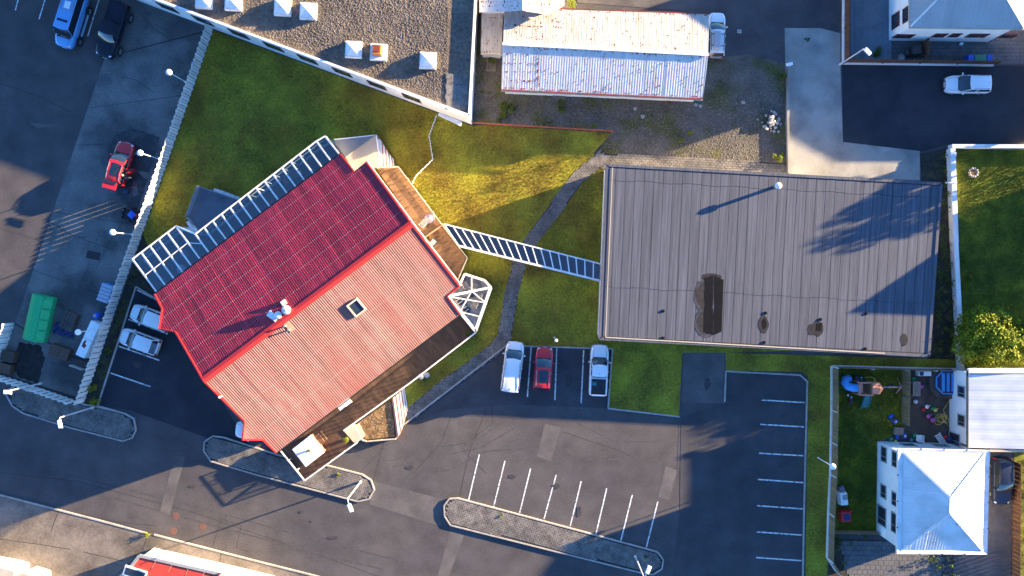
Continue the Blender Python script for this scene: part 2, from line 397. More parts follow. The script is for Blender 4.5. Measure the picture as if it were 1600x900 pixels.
# repairs, seams and iron covers in the street
for p in ([(273,712),(289,714),(265,805),(250,799)],[(851,662),(876,668),(861,721),(839,713)],[(582,752),(703,783),(688,822),(577,788)],
          [(703,830),(725,836),(700,905),(682,905)],[(1040,728),(1058,735),(1046,781),(1028,777)],[(95,195),(46,192),(60,200)]):
    sheet('asphalt_patch', p, .005, 'asphalt_patch', street, .004)
for l_ in ([(115,800),(180,815),(245,822)],[(180,815),(250,838),(300,850),(350,862)],[(333,853),(345,810),(377,822),(369,855),(388,862)],[(0,357),(75,380),(150,412)],
           [(600,690),(583,752)],[(640,790),(577,770)],[(650,735),(690,690),(705,650)],[(760,740),(720,700),(770,660),(765,600)],[(880,675),(970,705),(985,712)],[(1058,735),(1062,620)],
           [(0,130),(60,150),(110,175)],[(590,900),(500,868),(300,800),(120,752),(0,738)],[(716,783),(735,700),(760,640)]):
    sheet('asphalt_seam', strip_poly(l_, .9), .004, 'seam', street, .003)
for x,y in ((275,806),(317,823),(271,830),(1125,878),(1213,872)):
    c = W(x,y); part(street, 'manhole_cover', MB().lathe((c.x,c.y,0), [(.36,.0),(.36,.007),(.30,.010),(.28,.008)], 18), 'cover_iron')
for x,y,w,h in ((1369,173,1.1,1.1),):
    c = W(x,y); part(street, 'manhole_cover', MB().lathe((c.x,c.y,0), [(.34,.0),(.34,.007),(.3,.009)], 18), 'felt_mid')

# car parks (some newer asphalt, shade put into its colour) with their painted lines
lot_w = sheet('car_park_west', [(212,449),(262,466),(330,600),(385,690),(425,712),(321,683),(200,640),(152,634)], .012, 'asphalt_new_shaded')
lot_e = sheet('car_park_east', [(1134,581),(1252,587),(1261,600),(1254,1000),(1040,1000),(1062,800),(1064,652),(1134,628)], .012, 'asphalt_shaded')
lot_m = sheet('car_park_middle', [(792,541),(957,547),(950,638),(800,632),(700,640),(640,662)], .012, 'asphalt_shaded')
lot_n = sheet('access_road_north', [(1316,100),(1610,103),(1700,100),(1700,226),(1480,226),(1437,238),(1317,222)], .012, 'asphalt_new_shaded')
ramp = sheet('ramp', [(1068,544),(1134,547),(1132,630),(1065,629)], .018, 'asphalt_patch')
def lines(par, segs, z=.018, w=.13):
    for a,b in segs:
        A,B = W(*a),W(*b); mb = MB().bar((A.x,A.y,z),(B.x,B.y,z),w,.005); part(par, 'bay_line', mb, 'paint_line')
lines(lot_w, [((214,453),(246,469)),((201,499),(262,522)),((186,541),(249,563)),((173,583),(235,604))])
lines(lot_m, [((830,542),(824,620)),((870,544),(867,625)),((912,547),(908,630))])
lines(lot_e, [((1190,625),(1257,629)),((1188,663),(1256,667)),((1186,708),(1255,712)),((1184,749),(1255,754)),((1183,790),(1254,795)),((1182,831),(1253,836)),((1181,871),(1252,876)),((1180,912),(1252,916))])
lines(street, [((749,710),(732,782)),((789,720),(771,793)),((829,732),(812,801)),((869,742),(850,811)),((908,752),(891,822)),((948,763),(931,835)),((988,773),(970,845)),((1028,783),(1010,855)),
      ((24,16),(30,-6)),((61,30),(72,-6)),((137,57),(157,-8))], z=.006)

# left yard: concrete slabs between joints
yard = sheet('concrete_yard', [(162,95),(200,-40),(215,-8),(333,47),(132,628),(0,586),(-60,570),(-20,505),(24,505)], .010, 'seam')
a0,a1 = (164,90),(24,505); b0,b1 = (333,47),(150,576)
cuts = [0,.19,.33,.58,.80,1.0]
def lerp(p,q,t): return (p[0]+(q[0]-p[0])*t, p[1]+(q[1]-p[1])*t)
for i in range(len(cuts)-1):
    t0,t1 = cuts[i]+.0007,cuts[i+1]-.0007
    A,B,D,E = lerp(a0,a1,t0),lerp(b0,b1,t0),lerp(b0,b1,t1),lerp(a0,a1,t1); o_ = rnd.uniform(.5,.62)
    M0,M1 = lerp(A,B,o_),lerp(E,D,o_)
    for q in ([A,lerp(M0,A,.002),lerp(M1,E,.002),E],[lerp(M0,B,.002),B,D,lerp(M1,D,.002)]):
        sheet('concrete_slab', q, .022+rnd.uniform(0,.006), 'concrete', yard, .016)
sheet('concrete_slab', [(168,88),(200,-40),(215,-8),(332,45)], .024, 'concrete', yard, .016)
sheet('concrete_slab', [(24,507),(149,578),(133,624),(0,583),(-50,568),(-20,507)], .024, 'concrete', yard, .016)
def ragged(q, amp=3.2, k=9):
    out = []
    for i in range(len(q)):
        (x0,y0),(x1,y1) = q[i],q[(i+1)%len(q)]
        for j in range(k):
            t = j/k; a_ = amp*(math.sin(i*5.1+j*1.9)+math.sin(j*4.3+i)*.6)*.5*math.sin(PI*(t*.9+.05)); out.append((x0+(x1-x0)*t+a_+rnd.uniform(-.7,.7), y0+(y1-y0)*t-a_+rnd.uniform(-.7,.7)))
    return out
sheet('wet_patch', ragged([(178,212),(205,200),(238,210),(250,214),(225,300),(208,345),(196,318),(180,300),(168,262),(170,232)]), .033, 'concrete_wet', yard, .004)
for q in ([(214,268),(231,268),(236,276),(228,280)],[(206,292),(214,290),(217,303),(210,307)],[(204,213),(212,210),(213,216),(206,218)]): sheet('dry_patch', ragged(q,1.2,4), .037, 'concrete', yard, .004)
for l_ in ([(220,20),(240,45),(262,58),(265,62)],[(195,120),(215,126),(240,145)],[(75,345),(100,360),(120,372),(137,370)],[(118,367),(135,376),(150,381),(180,391)],[(150,420),(170,380),(190,350)]): sheet('crack', strip_poly(l_, .7), .034, 'seam', yard, .003)
sheet('wet_patch', ragged([(30,535),(64,540),(70,560),(60,600),(30,590),(20,570)]), .032, 'felt_mid', yard, .004)
part(yard, 'drain_cover', MB().box(W(146,399)+Vector((0,0,.03)),(1.4,.8,.02),-.2), 'black_plastic')
# lawns
lawn_px = [(334,47),(735,196),(770,196),(956,208),(926,240),(990,262),(1300,300),(1300,546),(1132,551),(1066,551),(1061,650),(951,637),(957,545),(791,540),(632,660),(600,650),(430,600),(262,460),(224,366)]
lawn = sheet('lawn', lawn_px, .045, 'grass', depth=.06)
lawn_e = sheet('lawn_east', [(1134,551),(1497,562),(1497,576),(1300,573),(1300,760),(1292,905),(1258,905),(1262,588),(1252,581),(1134,579)], .045, 'grass', depth=.06)
bed_w = sheet('planting_bed', [(224,366),(262,460),(246,460),(213,449),(150,636),(132,630)], .04, 'soil', depth=.05)
lawn_ne = sheet('garden_lawn_north', [(1487,232),(1760,232),(1760,575),(1500,575)], .04, 'grass_green', depth=.05)
lawn_se = sheet('garden_lawn_south', [(1300,575),(1422,577),(1420,660),(1410,672),(1374,690),(1372,832),(1296,832)], .04, 'grass_green', depth=.05)
bed_e = sheet('planting_bed_east', [(1437,240),(1478,232),(1498,576),(1449,576),(1440,278)], .035, 'soil', depth=.05)
gravel = sheet('gravel_lot', [(738,60),(738,192),(956,206),(930,240),(1228,268),(1227,100),(1170,84),(1109,92),(1080,20),(760,20)], .03, 'gravel', depth=.04)
drive = sheet('concrete_driveway', [(1226,44),(1281,44),(1313,52),(1313,104),(1317,222),(1437,236),(1437,282),(1230,272)], .03, 'concrete_pale', depth=.04)
side_n = sheet('forecourt', [(902,4),(1085,18),(1150,-60),(902,-60)], .02, 'asphalt_patch')
sw = sheet('pavement_south', [(-60,757),(0,773),(148,811),(400,876),(700,952),(700,1100),(-60,1100)], .06, 'sidewalk', depth=.08)
for l_ in ([(232,835),(222,862),(180,900)],[(130,862),(195,877)],[(346,862),(340,905)],[(92,798),(80,830)],[(0,842),(60,850),(110,858)]):
    sheet('pavement_joint', strip_poly(l_, 1.0), .064, 'seam', sw, .003)
# kerbs
def kerb(par, line, w=.16, h=.10, z0=0.0, m='kerb'):
    mb = MB()
    P = [W(*p) for p in line]
    for a,b in zip(P[:-1],P[1:]): mb.bar((a.x,a.y,z0+h/2-.01),(b.x,b.y,z0+h/2-.01),w,h+.02)
    return part(par, 'kerb_edge', mb, m)
kerb(sw, [(-60,757),(0,773),(148,811),(230,833)], h=.11); kerb(sw, [(241,835),(400,876),(700,952)], h=.11)
kerb(lawn, [(625,668),(791,540),(957,545),(950,638),(1062,651)], h=.13)
kerb(lot_w, [(246,468),(213,448),(153,634),(196,646),(211,654)], h=.12)
kerb(lot_e, [(1132,628),(1134,580),(1250,586),(1261,596),(1256,800),(1254,905)], h=.12)
kerb(drive, [(1231,272),(1229,190),(1231,104)], w=.25, h=.5, m='concrete_pale')

def paver_field(name, par, pxpoly, z, size, ang, m, gap=.03, z0=None):
    P = [(p.x,p.y) for p in poly(pxpoly)]; c,s_ = math.cos(ang),math.sin(ang); a = np.array(P)
    R = np.stack([a[:,0]*c+a[:,1]*s_, -a[:,0]*s_+a[:,1]*c],1); lo,hi = R.min(0),R.max(0); mb = MB(); row = 0
    y = lo[1]; pts = []
    while y < hi[1]:
        x = lo[0]-(row%2)*size[0]/2
        while x < hi[0]: pts.append((x+size[0]/2,y+size[1]/2)); x += size[0]
        y += size[1]; row += 1
    Q = np.array(pts); Q = np.stack([Q[:,0]*c-Q[:,1]*s_, Q[:,0]*s_+Q[:,1]*c],1); Q = Q[inpoly(Q,P)]
    V = []
    for i,(x,y) in enumerate(Q):
        hx,hy = (size[0]-gap)/2,(size[1]-gap)/2; zz = z+rnd.uniform(-.006,.006); tx,ty = rnd.uniform(-.01,.01),rnd.uniform(-.01,.01)
        pts4 = [(x+dx*c-dy*s_, y+dx*s_+dy*c, zz+dx*tx+dy*ty) for dx,dy in ((-hx,-hy),(hx,-hy),(hx,hy),(-hx,hy))]; V.append(pts4)
    V = np.array(V); sides = []
    lowv = V.copy(); lowv[:,:,2] -= .03
    for k in range(4):
        j = (k+1)%4; sides.append(np.stack([lowv[:,k],lowv[:,j],V[:,j],V[:,k]],1))
    return tri_soup(name, np.concatenate([V]+sides), m, 'stuff', par)
# brick paths
path_px = strip_poly([(945,243),(905,276),(868,325),(830,376),(812,410),(799,460),(788,527),(768,550),(737,573),(690,607),(634,653)], 20)
path = sheet('brick_path', path_px, .052, 'seam', depth=.05)
paver_field('path_paver', path, path_px, .072, (.40,.22), math.radians(52), 'paver')
pathn_px = [(930,241),(1000,242),(1232,256),(1232,275),(1100,272),(945,264),(920,256)]
pathn = sheet('brick_path_north', pathn_px, .058, 'seam', depth=.05)
paver_field('path_paver', pathn, pathn_px, .078, (.42,.24), math.radians(-3), 'paver')
# paved traffic islands with kerbs
ISL = {'island_west':[(8,612),(20,634),(38,646),(110,668),(193,689),(207,684),(213,672),(210,655),(196,646),(152,635),(132,632),(60,606),(30,600)],
       'island_middle':[(320,690),(333,681),(350,683),(440,712),(500,724),(566,741),(580,750),(585,765),(577,779),(560,783),(400,741),(330,720),(319,704)],
       'island_south':[(694,790),(702,779),(715,778),(1010,857),(1027,862),(1036,874),(1034,888),(1020,897),(1000,894),(704,820),(695,806)]}
for nm,p in ISL.items():
    hz = .16 if nm != 'island_west' else .12
    isl = sheet(nm, p, hz-.02, 'seam', depth=hz+.02)
    inn = [(x,y) for x,y in p]
    cx,cy = sum(q[0] for q in p)/len(p), sum(q[1] for q in p)/len(p)
    wp = inset([(q.x,q.y) for q in poly(p)], .22); pin = [(v.x*S+NX, -v.y*S+NY) for v in wp]
    paver_field('island_paver', isl, pin, hz+.005, (.42,.21), math.radians(-15.2), 'paver')
    kb = MB(); q = poly(p)
    for i in range(len(q)):
        a,b = q[i],q[(i+1)%len(q)]; kb.bar((a.x,a.y,hz/2),(b.x,b.y,hz/2),.14,hz+.05)
    part(isl, 'kerb_edge', kb, 'kerb')
# gardens at the right
patio = sheet('patio', [(1311,843),(1345,843),(1400,846),(1475,862),(1475,980),(1350,980),(1330,905),(1311,862)], .03, 'seam')
paver_field('patio_slab', patio, [(1311,843),(1345,843),(1400,846),(1475,862),(1475,980),(1350,980),(1330,905),(1311,862)], .055, (.55,.5), math.radians(-1), 'paver_grey', .03)
drive_se = sheet('side_driveway', [(1490,700),(1582,705),(1578,1000),(1490,1000)], .03, 'asphalt_patch')
bed_se = sheet('planting_bed_south', [(1300,832),(1310,836),(1310,862),(1330,905),(1345,980),(1285,980),(1296,880)], .035, 'soil')
sheet('planting_strip', [(1584,705),(1720,705),(1720,1000),(1581,1000)], .03, 'grass_green')
yard_ne = sheet('paved_yard', [(1393,48),(1640,48),(1640,100),(1393,98)], .02, 'seam')
paver_field('yard_slab', yard_ne, [(1393,48),(1640,48),(1640,100),(1393,98)], .045, (.4,.4), 0, 'paver_grey', .03)

# loose ground cover
ex = [[(p.x,p.y) for p in poly(path_px)]]
bld_px = [[(300,390),(540,215),(760,440),(745,520),(480,750),(420,700)],[(950,262),(1450,290),(1430,550),(940,525)]]
ex += [[(p.x,p.y) for p in poly(b_)] for b_ in bld_px]
L = [(p.x,p.y) for p in poly(lawn_px)]; LE = [(p.x,p.y) for p in poly([(1134,551),(1497,562),(1497,576),(1300,573),(1300,760),(1292,905),(1258,905),(1262,588),(1252,581),(1134,579)])]
V = np.concatenate([grass_blades(scatter(L, 95, ex), .045, .04, .10, .06), grass_blades(scatter(LE, 80), .045, .04, .09, .06)])
tri_soup('grass', V, 'blade')['label'] = 'short mown olive grass on the lawns'
LN = [(p.x,p.y) for p in poly([(1489,234),(1620,234),(1620,575),(1502,575)])]; LS = [(p.x,p.y) for p in poly([(1312,577),(1412,577),(1412,660),(1374,690),(1372,832),(1310,832)])]
V = np.concatenate([grass_blades(scatter(LN, 130), .04, .06, .15, .07), grass_blades(scatter(LS, 180), .04, .06, .20, .08)])
tri_soup('garden_grass', V, 'blade_green')['label'] = 'longer green garden grass'
GP = [(p.x,p.y) for p in poly([(742,90),(1100,160),(1225,110),(1227,266),(935,238),(955,210),(742,190)])]
tri_soup('gravel_stone', stones(scatter(GP, 26), .03, .02, .075), 'stone')['label'] = 'loose grey gravel on the lot'

for x,y,rx,ry in ((878,550,2.5,2),(888,551,2.5,2),(905,641,1.6,1.3),(845,600,5,9),(888,595,6,12),(800,745,6,4),(905,800,5,8),(1225,650,6,4),(1220,730,7,4),(1215,812,6,4),(215,570,8,5),(470,800,4,2.5),(486,815,2,1.5),(300,760,6,3),(345,770,4,2),(1105,600,6,10),(640,730,7,4),(870,760,8,4),(520,840,10,3)):
    pp = [(x+rx*math.cos(k*PI/9)*rnd.uniform(.6,1.15), y+ry*math.sin(k*PI/9)*rnd.uniform(.6,1.15)) for k in range(18)]
    sheet('oil_stain', pp, .024, 'oil', street, .003)

for l_,w_ in (([(610,720),(680,700),(740,690),(800,650)],2.2),([(614,730),(690,712),(750,700),(812,664)],2.2),([(640,745),(700,735),(760,705),(840,700),(930,720),(1020,712)],2.5),([(900,660),(960,690),(1030,690)],2.0),([(100,740),(300,790),(500,845),(640,880)],2.5),([(130,765),(300,812),(500,866),(600,890)],2.5),([(590,770),(560,740),(600,700)],2.0),([(1090,660),(1100,760),(1110,860)],2.2)):
    sheet('tyre_scuff', strip_poly(l_, w_), .0042, 'tyre_scuff', street, .003)
# ---------------------------------------------------------------- buildings
def rail(par, line, z0, h, m='white_trim', post=1.5, top=.09, name='railing', glassm=None):
    mb = MB(); P = [W(x,y,z0+h) for x,y in line]
    for a,b in zip(P[:-1],P[1:]):
        n = max(1,round((b-a).length/post))
        mb.bar(a,b,top,.07)
        if glassm: part(par, 'glass_panel', MB().add([a-Vector((0,0,h-.1)),b-Vector((0,0,h-.1)),b-Vector((0,0,.08)),a-Vector((0,0,.08))],[(0,1,2,3)]), glassm, world=True)
        else:
            for f_ in (.28,.55,.82): mb.bar(a-Vector((0,0,h*f_)),b-Vector((0,0,h*f_)),.04,.12)
        for i in range(n+1):
            p = a+(b-a)*(i/n); mb.box((p.x,p.y,z0+h/2),(.09,.09,h+.04))
    return part(par, name, mb, m, world=True)
def deck(par, pxpoly, z, dirpx, m, name='deck_board', board=.17, z0=0.0, sub='wood_dark'):
    P = [W(x,y,z) for x,y in pxpoly]; A,B = W(*dirpx[0]),W(*dirpx[1]); u = (B-A); u.z = 0; u.normalize(); v = Vector((-u.y,u.x,0))
    Q = [(p.x*u.x+p.y*u.y, p.x*v.x+p.y*v.y) for p in P]; n = len(Q); mb = MB()
    vv = min(q[1] for q in Q)+.01; v1 = max(q[1] for q in Q)
    while vv+board < v1:
        cs = []
        for t in (vv+.014, vv+board-.014):
            c = []
            for i in range(n):
                (a,b),(c_,d) = Q[i],Q[(i+1)%n]
                if (b <= t) != (d <= t): c.append(a+(c_-a)*(t-b)/(d-b))
            cs.append(sorted(c))
        if len(cs[0]) == len(cs[1]) and len(cs[0]) >= 2:
            for k in range(0,len(cs[0])-1,2):
                zz = z+rnd.uniform(-.004,.004)
                pp = [(cs[0][k],vv+.014),(cs[0][k+1],vv+.014),(cs[1][k+1],vv+board-.014),(cs[1][k],vv+board-.014)]
                vs_ = [(u.x*a+v.x*b,u.y*a+v.y*b,zz) for a,b in pp]; mb.add(vs_+[(x,y,z_-.03) for x,y,z_ in vs_],[(0,1,2,3),(4,5,1,0),(5,6,2,1),(6,7,3,2),(7,4,0,3)])
        vv += board
    g = part(par, name, mb, m, world=True, kind='stuff')
    part(par, 'deck_base', MB().prism([(p.x,p.y) for p in P], z0, z-.05), sub, world=True); return g

# ---- the red-roofed house
ZR, ZE = 8.1, 5.5
hc = G(480,480,4); house = thing('red_roofed_house', 'large white house under a red ribbed metal gable roof with decks around it', 'house', hc)
UP = [(242,460),(532,241),(553,268),(572,253),(643,350),(318,594),(275,519),(249,514),(254,483)]
LO = [(643,350),(718,447),(699,463),(719,491),(432,707),(411,687),(379,687),(382,657),(318,594)]
pU = Plane((318,594,ZR),(643,350,ZR),(242,460,ZE)); pL = Plane((318,594,ZR),(643,350,ZR),(432,707,ZE))
roof_sheets(house, pU, UP, ((318,594),(643,350)), 'red_roof_shaded', 1.05, .21, .035, screws=1.45)
roof_sheets(house, pL, LO, ((318,594),(643,350)), 'red_roof_sunlit', 1.05, .21, .022, screws=2.9)
r0,r1 = W(317,595,ZR),W(644,349,ZR)
mb = MB()
for s_ in (-1,1):
    nn = Vector((r1.y-r0.y,-(r1.x-r0.x),0)).normalized()*s_
    a,b = r0+Vector((0,0,.10)),r1+Vector((0,0,.10)); mb.add([a,b,b+nn*.34-Vector((0,0,.085)),a+nn*.34-Vector((0,0,.085))],[(0,1,2,3) if s_<0 else (3,2,1,0)])
part(house, 'ridge_cap', mb, 'red_trim', world=True)
def edge_trim(par, pts, w, h, m, drop=0.0, name='barge_board'):
    mb = MB()
    for a,b in zip(pts[:-1],pts[1:]): mb.bar(a-Vector((0,0,drop)),b-Vector((0,0,drop)),w,h)
    return part(par, name, mb, m, world=True)
edge_trim(house, [pU.hit(*p) for p in ((532,241),(553,268))], .14, .2, 'red_trim'); edge_trim(house, [pU.hit(*p) for p in ((572,253),(643,350))], .14, .2, 'red_trim')
edge_trim(house, [pL.hit(*p) for p in ((643,350),(718,447),(699,463),(719,491))], .14, .22, 'red_trim')
edge_trim(house, [pU.hit(*p) for p in ((242,460),(254,483),(249,514),(275,519),(318,594))], .14, .22, 'red_trim')
edge_trim(house, [pL.hit(*p) for p in ((318,594),(382,657),(379,687),(411,687),(432,707))], .14, .22, 'red_trim')
edge_trim(house, [pL.hit(*p) for p in ((720,492),(433,708))], .12, .12, 'black_plastic', .08, 'gutter')
edge_trim(house, [pU.hit(*p) for p in ((241,459),(531,240))], .12, .12, 'black_plastic', .08, 'gutter')
edge_trim(house, [pU.hit(574,252), pU.hit(646,349)], .10, .22, 'white_trim', .2, 'fascia_board'); edge_trim(house, [pL.hit(646,349), pL.hit(721,446)], .10, .22, 'white_trim', .2, 'fascia_board')
wl3 = [pU.hit(*p) for p in ((242,460),(532,241),(553,268),(572,253))]+[pL.hit(*p) for p in ((643,350),(718,447),(699,463),(719,491),(470,679),(405,620))]+[pU.hit(*p) for p in ((318,594),(275,519),(249,514),(254,483))]
ins = inset([(p.x,p.y) for p in wl3], .38)
def rz_(x,y): return min(pU.z(x,y), pL.z(x,y))-.12
walls(house, 'wall', [(p.x,p.y) for p in ins], [rz_(p.x,p.y) for p in ins], 'white_wall')
part(house, 'carport_post', MB().box(pL.hit(388,682)-Vector((0,0,pL.hit(388,682).z/2+.1)),(.16,.16,pL.hit(388,682).z-.2)), 'white_trim', world=True)
for a,b,t in ((4,5,.3),(4,5,.7),(3,4,.5),(7,8,.12),(7,8,.3),(7,8,.5),(7,8,.7),(7,8,.9),(10,11,.5)):
    A,B = ins[a],ins[b]
    ctr = Vector((hc.x,hc.y)); d = (B-A).normalized(); nrm = Vector((d.y,-d.x))
    if nrm.dot((A+B)/2-ctr) < 0: A,B = B,A; t = 1-t
    window(house, A, B, t, 2.5, 1.5, 1.3)
# roof window
c = pL.hit(557,480); n_ = pL.n; u = (pL.hit(643,350)-pL.hit(318,594)).normalized(); v = n_.cross(u).normalized()
def onroof(c, u, v, n_, w, h, z0, z1):
    mb = MB(); vs_ = []
    for z in (z0,z1):
        for a,b in ((-1,-1),(1,-1),(1,1),(-1,1)): vs_.append(c+u*a*w/2+v*b*h/2+n_*z)
    return mb.add(vs_,[(3,2,1,0),(4,5,6,7),(0,1,5,4),(1,2,6,5),(2,3,7,6),(3,0,4,7)])
mb = MB()
for a,b,w,h in ((0,.66,1.3,.16),(0,-.66,1.3,.16),(.57,0,.16,1.16),(-.57,0,.16,1.16)):
    q = onroof(c+u*a+v*b,u,v,n_,w,h,0,.24); mb.add(q.v,q.f)
rw = part(house, 'roof_window', mb, 'cream', world=True); part(rw, 'pane', onroof(c,u,v,n_,1.02,1.18,.10,.15), 'win_glass', world=True)
# vents by the ridge
mb = MB(); q = pU.hit(449,484); z0 = q.z-.1
cowl = part(house, 'vent_cowl', MB().lathe((q.x,q.y,z0),[(.34,0),(.34,.40),(.42,.40),(.44,.52),(.30,.64),(.05,.68)],16), 'white_trim', world=True, smooth=False)
q = pU.hit(436,492); part(house, 'vent_cowl', MB().lathe((q.x,q.y,q.z-.1),[(.28,0),(.28,.32),(.34,.32),(.36,.42),(.22,.52),(.04,.55)],16), 'white_trim', world=True)
q = pU.hit(427,494); mb = MB().box((q.x,q.y,q.z+.12),(.5,1.0,.36),.93)
for i in range(3): mb.box((q.x,q.y,q.z+.02+i*.12),(.56,1.06,.04),.93)
part(house, 'vent_box', mb, 'white_trim', world=True)
q = pU.hit(444,473); part(house, 'vent_box', MB().box((q.x,q.y,q.z+.1),(.45,.45,.3),.6), 'white_trim', world=True)
mb = MB(); q = pL.hit(452,510); part(house, 'roof_patch_panel', onroof(q,u,v,n_,.5,1.1,.03,.07), 'p_salmon', world=True)
for x,y in ((447,509),(453,515)):
    q = pL.hit(x,y); part(house, 'flue_pipe', MB().lathe((q.x,q.y,q.z-.05),[(.07,0),(.07,.5),(.11,.5),(.11,.58)],10), 'p_grey', world=True)
q = pL.hit(347,619); part(house, 'flue_pipe', MB().lathe((q.x,q.y,q.z-.05),[(.05,0),(.05,.65),(.12,.65),(.12,.75)],10), 'white_trim', world=True)

# ---- long sunroom along the upper eave
sr = thing('sunroom', 'long glazed sunroom with white ribs along the eave of the red roof', 'sunroom', G(360,340,3))
ZI, ZO, ZF = 5.0, 4.3, .9
outer = [(207,405),(281,349),(300,370),(506,212)]
eav = [(247,459),(532,243)]
zo_plane = Plane((247,459,ZI),(532,243,ZI),(510,211,ZO))
def eave_at(t): return lerp(eav[0],eav[1],t)
def ray_poly(e):                                           # outer edge point on the rib through eave point e
    d = (-40,-54) ; best = None
    for a,b in zip(outer[:-1],outer[1:]):
        den = d[0]*(b[1]-a[1])-d[1]*(b[0]-a[0])
        if abs(den) < 1e-6: continue
        t = ((a[0]-e[0])*(b[1]-a[1])-(a[1]-e[1])*(b[0]-a[0]))/den; s_ = ((a[0]-e[0])*d[1]-(a[1]-e[1])*d[0])/den
        if -.02 <= s_ <= 1.02 and t > 0 and (best is None or t > best): best = t
    best = best or .6
    return (e[0]+d[0]*best, e[1]+d[1]*best)
NR = 21; ribs = []
for i in range(NR+1):
    e = eave_at(i/NR); o_ = (207,405) if i == 0 else ((508,213) if i == NR else ray_poly(e)); ribs.append((zo_plane.hit(*e), zo_plane.hit(*o_)))
for i,(a,b) in enumerate(ribs):
    part(sr, 'rib', MB().bar(a,b,.15,.12), 'white_trim', world=True)
for (a,b),(c_,d) in zip(ribs[:-1],ribs[1:]):
    mb = MB().add([a,c_,d,b],[(0,1,2,3)]); part(sr, 'glass_pane', mb, 'pane_glass', world=True)
mb = MB()
for (a,b),(c_,d) in zip(ribs[:-1],ribs[1:]):
    mb.bar(b,d,.14,.14); mb.bar(b-Vector((0,0,1.1)),d-Vector((0,0,1.1)),.08,.10)
for i in range(0,6): mb.bar(ribs[i][0]+(ribs[i][1]-ribs[i][0])*.52+Vector((0,0,.02)),ribs[i+1][0]+(ribs[i+1][1]-ribs[i+1][0])*.52+Vector((0,0,.02)),.08,.08)
part(sr, 'outer_frame', mb, 'white_trim', world=True)
gp = [ribs[0][0]]+[b for a,b in ribs]+[ribs[-1][0]]
for k,(p,q) in enumerate(zip(gp[:-1],gp[1:])):             # side panes, mullions and low wall
    P0 = Vector((p.x,p.y,0)); Q0 = Vector((q.x,q.y,0))
    part(sr, 'side_pane', MB().add([P0+Vector((0,0,1.5)),Q0+Vector((0,0,1.5)),q-Vector((0,0,.05)),p-Vector((0,0,.05))],[(0,1,2,3)]), 'pane_glass', world=True)
mb = MB()
for k,(p,q) in enumerate(zip(gp[:-1],gp[1:])):
    mb.bar((p.x,p.y,.75),(q.x,q.y,.75),.12,1.5); mb.box((p.x,p.y,p.z/2+.7),(.08,.08,p.z-1.4))
part(sr, 'low_wall', mb, 'white_wall', world=True)
part(sr, 'floor_slab', MB().prism([(p.x,p.y) for p in gp], .0, ZF), 'paver_grey', world=True)
for nm,lb,ct,px,py in (('round_table','round white table inside the long sunroom','table',283,420),('round_table','round grey table inside the long sunroom','table',288,397)):
    q = G(px,py,1.6); t = thing(nm, lb, ct, (q.x,q.y,ZF)); part(t, 'table_top', MB().lathe((0,0,.7),[(.42,0),(.45,.02),(.42,.05)],16), 'p_white' if 'white' in lb else 'p_grey'); part(t, 'pedestal', MB().lathe((0,0,0),[(.25,0),(.05,.06),(.05,.7)],8), 'p_grey')
q = G(455,273,1.5); t = thing('lounge_bench', 'pale wooden lounge bench inside the long sunroom', 'bench', (q.x,q.y,ZF), .64); part(t, 'seat', MB().box((0,0,.4),(2.2,1.0,.12)), 'wood_plain')
for sx in (-.9,.9): part(t, 'leg', MB().box((sx,0,.17),(.1,.9,.34)), 'wood_plain')
part(t, 'backrest', MB().box((0,.45,.7),(2.2,.1,.5)), 'wood_plain')

# ---- porch at the upper corner with steps
po = thing('porch', 'beige hipped porch roof with white steps beside the sunroom', 'porch', G(565,240,2.8))
zt, zb = 3.3, 2.7
A,B,Cc,D,E,F = W(522,218,zb),W(588,211,zt),W(593,254,zb),W(540,246,zt),W(554,267,zb),W(590,261,zb-.1)
part(po, 'roof_panel', MB().add([A,D,B],[(0,1,2)]), 'grey_roof', world=True); part(po, 'roof_panel', MB().add([B,D,Cc],[(0,1,2)]), 'beige_roof', world=True)
part(po, 'roof_panel', MB().add([D,E,F,Cc],[(0,1,2,3)]), 'beige_roof', world=True); part(po, 'roof_panel', MB().add([A,W(527,233,zb),E,D],[(0,1,2,3)]), 'beige_roof', world=True)
edge_trim(po, [A,B,Cc,F], .1, .12, 'white_trim', .04, 'roof_edge'); edge_trim(po, [D,B], .12, .06, 'beige_roof', -.03, 'hip_cap')
part(po, 'wall', MB().prism([(p.x,p.y) for p in (A*.97+D*.03,B*.96+D*.04,Cc*.96+D*.04,E)], 0, 2.6), 'white_wall', world=True)
def steps(par, tops, bots, z0, dz, m='white_trim'):
    n = len(tops)-1
    for i in range(n):
        z = z0-i*dz; P = [W(*tops[i],z),W(*tops[i+1],z),W(*bots[i+1],z),W(*bots[i],z)]
        c_ = sum(P,Vector())/4; P = [c_+(p-c_)*.985 for p in P]
        e = (P[1]-P[0])*.12; e2 = (P[2]-P[3])*.12
        st = part(par, 'step', MB().prism([(p.x,p.y) for p in P], 0, z-.02), 'p_salmon', world=True)
        part(st, 'nosing', MB().prism([(p.x,p.y) for p in (P[0]+e*4,P[1],P[2],P[3]+e2*4)], z-.02, z+.02), m, world=True)
steps(po, [(590,212),(596,221),(601,229),(606,237),(611,244),(615,248)], [(592,262),(598,262),(603,261),(608,261),(612,260),(616,258)], .9, .16)

